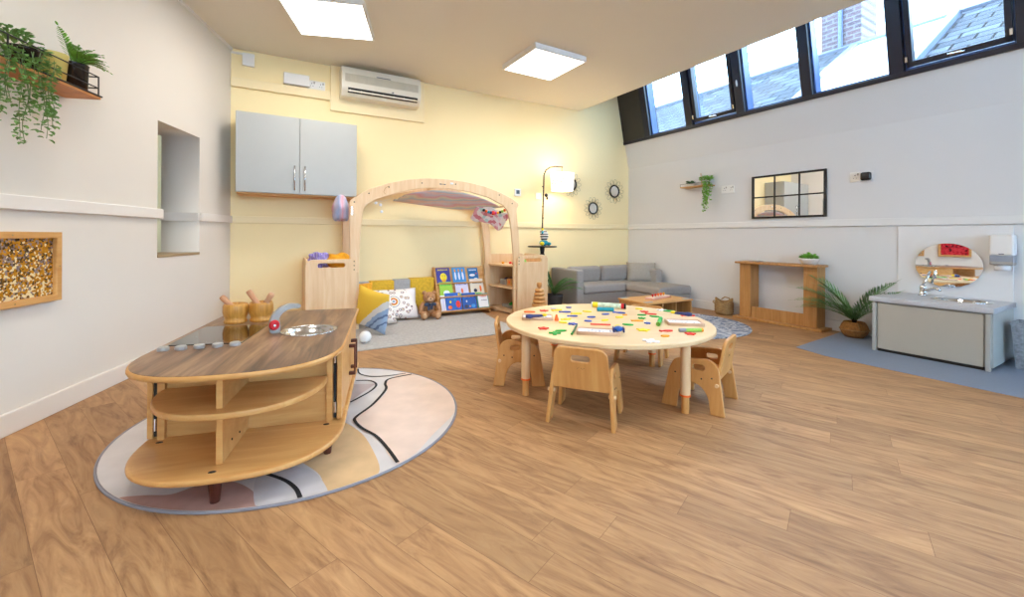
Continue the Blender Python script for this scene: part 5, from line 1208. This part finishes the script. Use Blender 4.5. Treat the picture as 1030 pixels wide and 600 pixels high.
# toy tap
b = MB(); bx, by = .015, -.595
prof = [(-.022, 0), (.018, 0), (.02, .035), (.012, .06), (.03, .085), (.062, .098), (.10, .096), (.104, .112), (.06, .12), (.02, .108), (-.012, .08), (-.026, .045)]
f_ = Matrix.Translation((bx, by, zt1)) @ Matrix.Rotation(radians(22), 4, 'Z') @ XZ
b.prism(rr(prof, .012, 4), -.014, .014, f_); b.build('toy_tap', 'lightgrey', K, bevel=.006, smooth=False, seg=3)
b = MB(); F2 = Matrix.Translation((bx, by, zt1)) @ Matrix.Rotation(radians(22), 4, 'Z')
b.lathe([(0, 0), (.020, 0), (.022, .006), (.018, .012), (0, .012)], (-.006, .036, .014), 16, F2 @ XZ); kn = b.build('tap_knob', 'red', K, smooth=False, bevel=.002)
b = MB(); b.lathe([(0, 0), (.006, 0), (.005, .004), (0, .004)], (-.006, .036, .026), 12, F2 @ XZ); b.build('knob_cap', 'steel', kn)
# little back rail handle at the far end
# mortars with pestles
def kp(x, y, z=zt1+.0068): p = Matrix.Rotation(KA, 3, 'Z') @ Vector((x*.9425, y*.9425, 0)); return Vector((KC.x+p.x, KC.y+p.y, z))
MP = [(0, 0), (.047, 0), (.049, .005), (.049, .013), (.043, .018), (.050, .035), (.054, .055), (.053, .08), (.049, .092), (.044, .092), (.044, .06), (.03, .03), (0, .026)]
for (x, y, lb) in ((-.228, -.299, 'left bamboo mortar on the play kitchen, next to the wall'), (-.122, -.275, 'right bamboo mortar on the play kitchen, nearer the tap')):
    t = thing('mortar', lb, 'mortar', kp(x, y), 0, 'bamboo mortars'); t.scale = (.97, .97, .97); b = MB(); b.lathe(MP, seg=36); b.build('bowl', 'bamboo', t, smooth=True)
def pestle(base, top, lb):
    A, B = Vector(base), Vector(top); t = thing('pestle', lb, 'pestle', A, 0, 'wooden pestles'); d = B-A
    b = MB(); b.tube([d*k for k in (0, .1, .25, .6, .93, 1.0)], [.011, .015, .013, .012, .0135, .011], 14); b.build('rod', 'pestle', t, smooth=True)
q = kp(-.228, -.299); pestle(q+Vector((.012, 0, .045)), q+Vector((-.060, -.01, .122)), 'pestle leaning left in the left mortar')
q = kp(-.122, -.275); pestle(q+Vector((.0, .01, .045)), q+Vector((-.062, -.0, .142)), 'pestle leaning left in the right mortar')
pestle(q+Vector((.005, -.012, .045)), q+Vector((.063, -.02, .132)), 'pestle leaning right in the right mortar')

# ================================================================ TABLE AND CHAIRS
TC = Vector((.537, 2.42, 0)); TR = .567; TZ = .347
T = thing('round_table', 'round birch toddler table covered with craft pieces', 'table', TC)
b = MB(); b.lathe([(0, -.022), (TR-.004, -.022), (TR, -.018), (TR, -.004), (TR-.004, 0), (0, 0)], (0, 0, TZ), 128); b.build('tabletop', 'table_top', T, smooth=False)
for (x, y) in ((.075, 2.20), (.812, 1.985), (.293, 2.90), (.890, 2.695)):
    x -= TC.x; y -= TC.y; b = MB(); b.tube([(x, y, .085), (x, y, TZ-.022)], .0225, 20); lg = b.build('leg', 'birch', T, smooth=False)
    b = MB(); b.tube([(x, y, 0), (x, y, .09)], .0175, 18); b.build('leg_extension', 'chair', lg)
    b = MB(); b.lathe([(.0175, 0), (.0245, 0), (.0245, .008), (.0175, .008)], (x, y, .079), 20); b.build('leg_collar', 'orange', lg)
# chair
def make_chair():
    t = thing('toddler_chair', 'x', 'chair')
    for s_ in (-1, 1):
        outl = rr([(-.143, 0), (-.083, 0), (-.068, .085), (-.03, .128), (.03, .128), (.062, .085), (.07, 0), (.143, 0), (.112, .18), (.085, .235), (-.075, .25), (-.112, .22)], [.004, .004, .03, .03, .03, .03, .004, .004, .02, .045, .045, .03])
        hole = slot(-.025, .205, .027, .012)
        p = plate('side_panel', [outl, hole], .018, 'chair', t, YZ, .004, 0); p.location = (s_*.143, 0, 0); p.rotation_euler = (0, -s_*radians(4.5), 0)
        b = MB(); b.tube([(s_*.0, 0, 0), (s_*.004, 0, 0)], .006, 10)
        for (y, z) in ((-.08, .15), (.09, .15), (-.05, .1)): pass
        b.bm.clear()
        for (y, z) in ((-.085, .165), (.08, .165), (-.04, .155)): b.tube([(s_*.0085, y, z), (s_*.0105, y, z)], .004, 8)
        each(b, 'screw', 'dark', p)
    b = MB(); b.box(-.122, .122, -.1, .115, .150, .164); b.build('seat', 'chair', t, bevel=.004)
    bo = rr([(-.128, .155), (.128, .155), (.116, .345), (-.116, .345)], [.012, .012, .045, .045])
    bk = plate('backrest', [bo, slot(0, .296, .041, .0145)], .015, 'chair', t, XZ, .004, 0)
    bk.location = (0, -.082, 0); bk.rotation_euler = (radians(9), 0, 0)
    b = MB()
    for x, z in ((-.013, .253), (-.007, .258), (.004, .256), (.010, .252), (.016, .256)): b.ell((x, .0, z), (.003, .0088, .0055), 8, 6)
    b.build('brand_mark', 'soil', bk)
    b = MB(); b.tube([(-.14, .0, .135), (.14, .0, .135)], .009, 12); b.build('stretcher', 'chair', t, smooth=False)
    for s_ in (-1, 1): b = MB(); b.tube([(s_*.118, -.108, .137), (s_*.150, -.108, .137)], .0085, 12); b.build('peg', 'birch', t)
    return t
CH = [((.344, 1.955, 0), radians(-21.3), 'birch toddler chair nearest the camera with its back to us'),
      ((.048, 2.470, 0), radians(-91.6), 'birch toddler chair tucked in at the left side of the round table'),
      ((.946, 2.129, 0), radians(51.6), 'birch toddler chair at the right side of the round table'),
      ((.878, 2.865, 0), radians(150), 'birch toddler chair at the far right, mostly hidden by the table')]
c0 = make_chair()
for i, (l, r_, lb) in enumerate(CH):
    if i == 0: c0.location = l; c0.rotation_euler = (0, 0, r_); c0['label'] = lb; c0['group'] = 'toddler chairs round the table'
    else: copy_tree(c0, l, r_, lb, 'toddler chairs round the table')

# things on the table: positions in table coordinates (x to the right, y away from the camera)
def tp_(x, y): # lay a piece where the photo shows it, on the table top plane
    f = 428.27; a, c = x-515, y-236.957; c_, s_ = cos(-.0053), sin(-.0053); X = c_*a-s_*c; Y = s_*a+c_*c; d = f*(EYE-TZ)/Y; return Vector((X*d/f, d, TZ))
def star(n, r1, r0, ph=0): return [((r1 if k % 2 == 0 else r0)*cos(ph+pi*k/n), (r1 if k % 2 == 0 else r0)*sin(ph+pi*k/n)) for k in range(2*n)]
SH = {'star': rr(star(5, .028, .013), .006, 3), 'oval': [(.024*cos(a), .015*sin(a)) for a in [2*pi*k/20 for k in range(20)]], 'cross': rr([(-.012, -.04), (.012, -.04), (.010, -.010), (.035, -.010), (.035, .010), (.01, .012), (.012, .036), (-.012, .036), (-.011, .012), (-.035, .012), (-.035, -.01), (-.01, -.01)], .006, 3),
      'fish': rr([(-.036, -.014), (-.02, -.003), (.0, -.014), (.028, -.008), (.034, .002), (.02, .012), (0, .013), (-.02, .003), (-.036, .013)], .004, 3), 'leafshape': rr([(-.035, 0), (-.015, -.016), (.015, -.016), (.036, .0), (.012, .017), (-.015, .014)], .008, 3), 'bar': rr([(-.075, -.007), (.075, -.009), (.075, .009), (-.075, .007)], .005, 3)}
PCS = [
 (532.6, 313.8, 'orange', 'oval', 1.5, 'orange flat foam piece behind the left letter tray'), (546.9, 312.7, 'redfelt', 'star', 1.2, 'red foam star at the back left of the table'),
 (560.5, 312, 'yellow', 'fish', 1.1, 'yellow foam fish touching a blue one at the back left'), (568.5, 313.8, 'blue', 'fish', 1.1, 'blue foam fish touching the yellow fish'),
 (572, 309.4, 'blue', 'oval', .8, 'rearmost blue foam piece on the table'), (580.2, 315.5, 'yellow', 'fish', 1, 'yellow foam fish left of a blue oval'),
 (590.4, 313.4, 'yellow', 'leafshape', .9, 'yellow foam leaf near the back centre'), (576, 318, 'blue', 'fish', .9, 'blue foam fish right of the left tray'),
 (594.7, 319, 'blue', 'leafshape', .8, 'blue foam leaf in the middle of the table'), (569.7, 321.3, 'yellow', 'fish', .9, 'yellow foam fish beside the orange cone'),
 (566.2, 324.4, 'yellow', 'oval', 1, 'yellow foam oval in front of the orange cone'), (575.8, 326, 'blue', 'star', 1.1, 'dark blue foam star behind the front letter tray'),
 (591.4, 323, 'blue', 'oval', .9, 'blue foam oval behind the front letter tray'), (609, 316.2, 'blue', 'leafshape', .8, 'blue foam leaf in front of the teal roll'),
 (623, 319.2, 'yellow', 'oval', 1, 'yellow foam oval right of the centre'), (623, 314.7, 'blue', 'fish', 1.1, 'blue foam fish near the picture tube'),
 (628.5, 316.9, 'amber', 'oval', .7, 'amber foam oval beside the blue fish'), (608.3, 322.2, 'yellow', 'leafshape', .8, 'long yellow foam leaf in the centre'),
 (604, 326.6, 'redfelt', 'bar', .72, 'long red strip behind the front letter tray'), (546.5, 330.5, 'redfelt', 'star', 1.2, 'red foam star in front of the left letter tray'),
 (558, 335.2, 'green', 'cross', .85, 'lower green foam animal at the front left'), (564, 332.8, 'green', 'leafshape', .9, 'upper green foam leaf at the front left'),
 (631.5, 326.7, 'green', 'leafshape', .9, 'green foam leaf right of the front tray'), (642.8, 310.8, 'yellow', 'oval', 1, 'yellow foam oval at the back right'),
 (648, 313.6, 'redfelt', 'star', 1.1, 'red foam star at the back right'), (655, 316, 'redfelt', 'fish', 1, 'red foam fish at the back right'),
 (665.2, 312, 'paper', 'cross', .8, 'white foam animal at the back right'), (678.5, 312.4, 'green', 'leafshape', 1.1, 'green foam leaf at the back right edge'),
 (645.5, 317, 'green', 'leafshape', .8, 'middle green foam leaf behind another green one'), (658.4, 318.5, 'green', 'leafshape', .9, 'green foam leaf left of the right tray'),
 (645.5, 320.2, 'green', 'star', .9, 'green foam star right of centre'), (641.4, 322.8, 'amber', 'fish', 1, 'amber foam fish below the green star'),
 (651.4, 325.3, 'blue', 'star', .75, 'small dark blue foam bug right of centre'), (646.9, 332.1, 'yellow', 'star', 1.4, 'large yellow foam star at the front right'),
 (670.6, 333, 'redfelt', 'fish', 1, 'red foam fish in front of the right tray'), (694.4, 336, 'redfelt', 'star', 1.1, 'red foam star at the right edge of the table'),
 (669, 338.2, 'amber', 'oval', .9, 'amber foam oval at the front right'), (654.3, 343.3, 'paper', 'cross', 1.0, 'white foam cross nearest the camera'),
 (700, 317.3, 'redfelt', 'fish', 1.2, 'red foam fish behind the right letter tray'), (556.4, 310.4, 'bk_lav', 'oval', .8, 'pale lilac foam oval at the back left edge')]
random.seed(11)
for (x, y, c, s_, k, lb) in PCS:
    p = tp_(x, y); d = p-TC
    if d.xy.length > TR-.03: p = TC+Vector((d.x, d.y, 0)).normalized()*(TR-.035)+Vector((0, 0, TZ))
    b = MB(); b.prism([(a*k, q*k) for a, q in SH[s_]], 0, .006); o = b.build('foam_shape', c, None, bevel=.0012)
    rot = random.uniform(-.5, .5) if s_ not in ('cross', 'bar') else (1.0 if c == 'paper' else -.1)
    place(o, (p.x, p.y, TZ+.0003), rot); props(o, lb, 'craft piece', 'foam craft pieces on the round table')
p = tp_(559.8, 322.3)
t = thing('play_cone', 'small orange cone standing right of the left letter tray', 'cone', p)
b = MB(); b.lathe([(0, 0), (.012, 0), (.012, .008), (.005, .034), (0, .036)], seg=18); b.build('cone', 'orange', t, smooth=False)
# letter trays
def tray(cx, cy, w_, d_, rz, lb):
    p = tp_(cx, cy); t = thing('letter_tray', lb, 'tray', (p.x, p.y, TZ+.0002), rz, 'wooden letter trays on the table')
    plate('tray_rim', [[(-w_, -d_), (w_, -d_), (w_, d_), (-w_, d_)], [(-w_+.008, -d_+.008), (w_-.008, -d_+.008), (w_-.008, d_-.008), (-w_+.008, d_-.008)]], .016, mat('tray_wood', '#cda98c', .5, var=.1), t, None, .001, .008)
    b = MB(); b.box(-w_+.007, w_-.007, -d_+.007, d_-.007, .001, .010); s = b.build('printed_sheet', 'paper', t)
    rnd = random.Random(int(cx)); b = MB()
    for r_ in range(3):
        for k in range(9):
            if rnd.random() < .75:
                x = -w_+.02+k*(w_*2-.05)/9; y = -d_+.02+r_*(2*d_-.035)/3; b.box(x, x+rnd.uniform(.003, .009), y, y+rnd.uniform(.004, .012), .010, .0105)
    b.build('print', mat('purple_ink', '#43408a', .6), s)
    return t
tray(540.5, 320.0, .088, .056, radians(-3), 'letter tray at the left side of the table with a navy scoop')
tray(601.5, 334.8, .103, .052, radians(-10), 'letter tray at the front centre of the table')
tray(688.0, 325.6, .092, .058, radians(-8), 'letter tray at the right side of the table')
def rod(name, a, b_, r_, m_, lb, cat, z=0, mats2=None):
    A, B = tp_(*a), tp_(*b_); t = thing(name, lb, cat, (A.x, A.y, TZ+z+r_+.0003)); d = B-A; d.z = 0
    b = MB(); b.tube([d*0, d], r_, 14); b.build('barrel', m_, t, smooth=False, bevel=.001)
    if mats2:
        for f0, f1, m2 in mats2: b = MB(); b.tube([d*f0, d*f1], r_*1.06, 14); b.build('band', m2, t, bevel=.001)
    return t
rod('picture_tube', (595, 308.5), (629, 310.5), .017, mat('tube_green_white', '#c9d8c0', .5, var=.25, scale=60), 'printed cardboard tube with yellow end at the back of the table', 'tube', 0, [(.04, .2, 'yellow'), (.0, .03, 'paper'), (.88, .96, 'red'), (.96, 1.02, 'black')])
rod('play_roll', (600.5, 312.6), (617.5, 313.0), .012, 'teal', 'teal roll lying in front of the printed tube', 'roll', 0, [(.05, .2, 'teal')])
rod('play_stick', (662, 328), (664.6, 322), .011, 'green', 'short green stick left of the right tray', 'stick', 0, [(.0, .12, 'limegreen')])
rod('crayon', (683, 333.6), (707, 333.4), .009, 'limegreen', 'lime green crayon in front of the right tray', 'crayon', 0, [(0, .28, 'grey'), (.92, 1, 'amber')])
rod('crayon', (575, 336.8), (580, 328), .005, mat('dark_green', '#2f6b46', .5), 'thin dark green crayon at the left edge of the front tray', 'crayon', 0, [(0, .1, 'green')])
def scoop(a, b_, m_, lb, z):
    A, B = tp_(*a), tp_(*b_); t = thing('play_scoop', lb, 'scoop', (A.x, A.y, TZ+z)); d = B-A; d.z = 0
    b = MB(); b.tube([d*0, d*.3, d*.62, d*.8, d], [.006, .008, .009, .013, .009], 12); b.build('body', m_, t, smooth=True)
    b = MB(); b.ell((0, 0, .003), (.016, .012, .008), 14, 8); b.build('tip', 'yellow', t, smooth=True)
scoop((677, 319.5), (696, 321.5), 'navyplastic', 'navy scoop with yellow tip lying on the right letter tray', .030)
scoop((547.5, 321.0), (529, 322), 'navyplastic', 'navy scoop with yellow tip lying in the left letter tray', .022)
p = tp_(622.0, 335.5); t = thing('toy_figure', 'small blue and yellow figure lying at the right end of the front tray', 'toy', (p.x, p.y, TZ+.0108), radians(-8))
b = MB(); b.ell((0, 0, .014), (.022, .024, .014), 14, 8); b.build('body', 'bk_deep', t, smooth=True)
b = MB(); b.ell((0, .024, .016), (.018, .014, .012), 14, 8); b.build('head', 'yellow', t, smooth=True)
b = MB(); b.box(-.028, -.02, -.026, .02, 0, .022); b.box(.02, .028, -.026, .02, 0, .022); each(b, 'arm', 'navyplastic', t, bevel=.003)
p = tp_(683, 315.2); simple('foam_shape', 'green foam piece tucked behind the navy scoop', 'craft piece', (p.x, p.y, TZ+.0003), .3, lambda b: b.prism(SH['leafshape'], 0, .006), 'green', 'foam craft pieces on the round table')
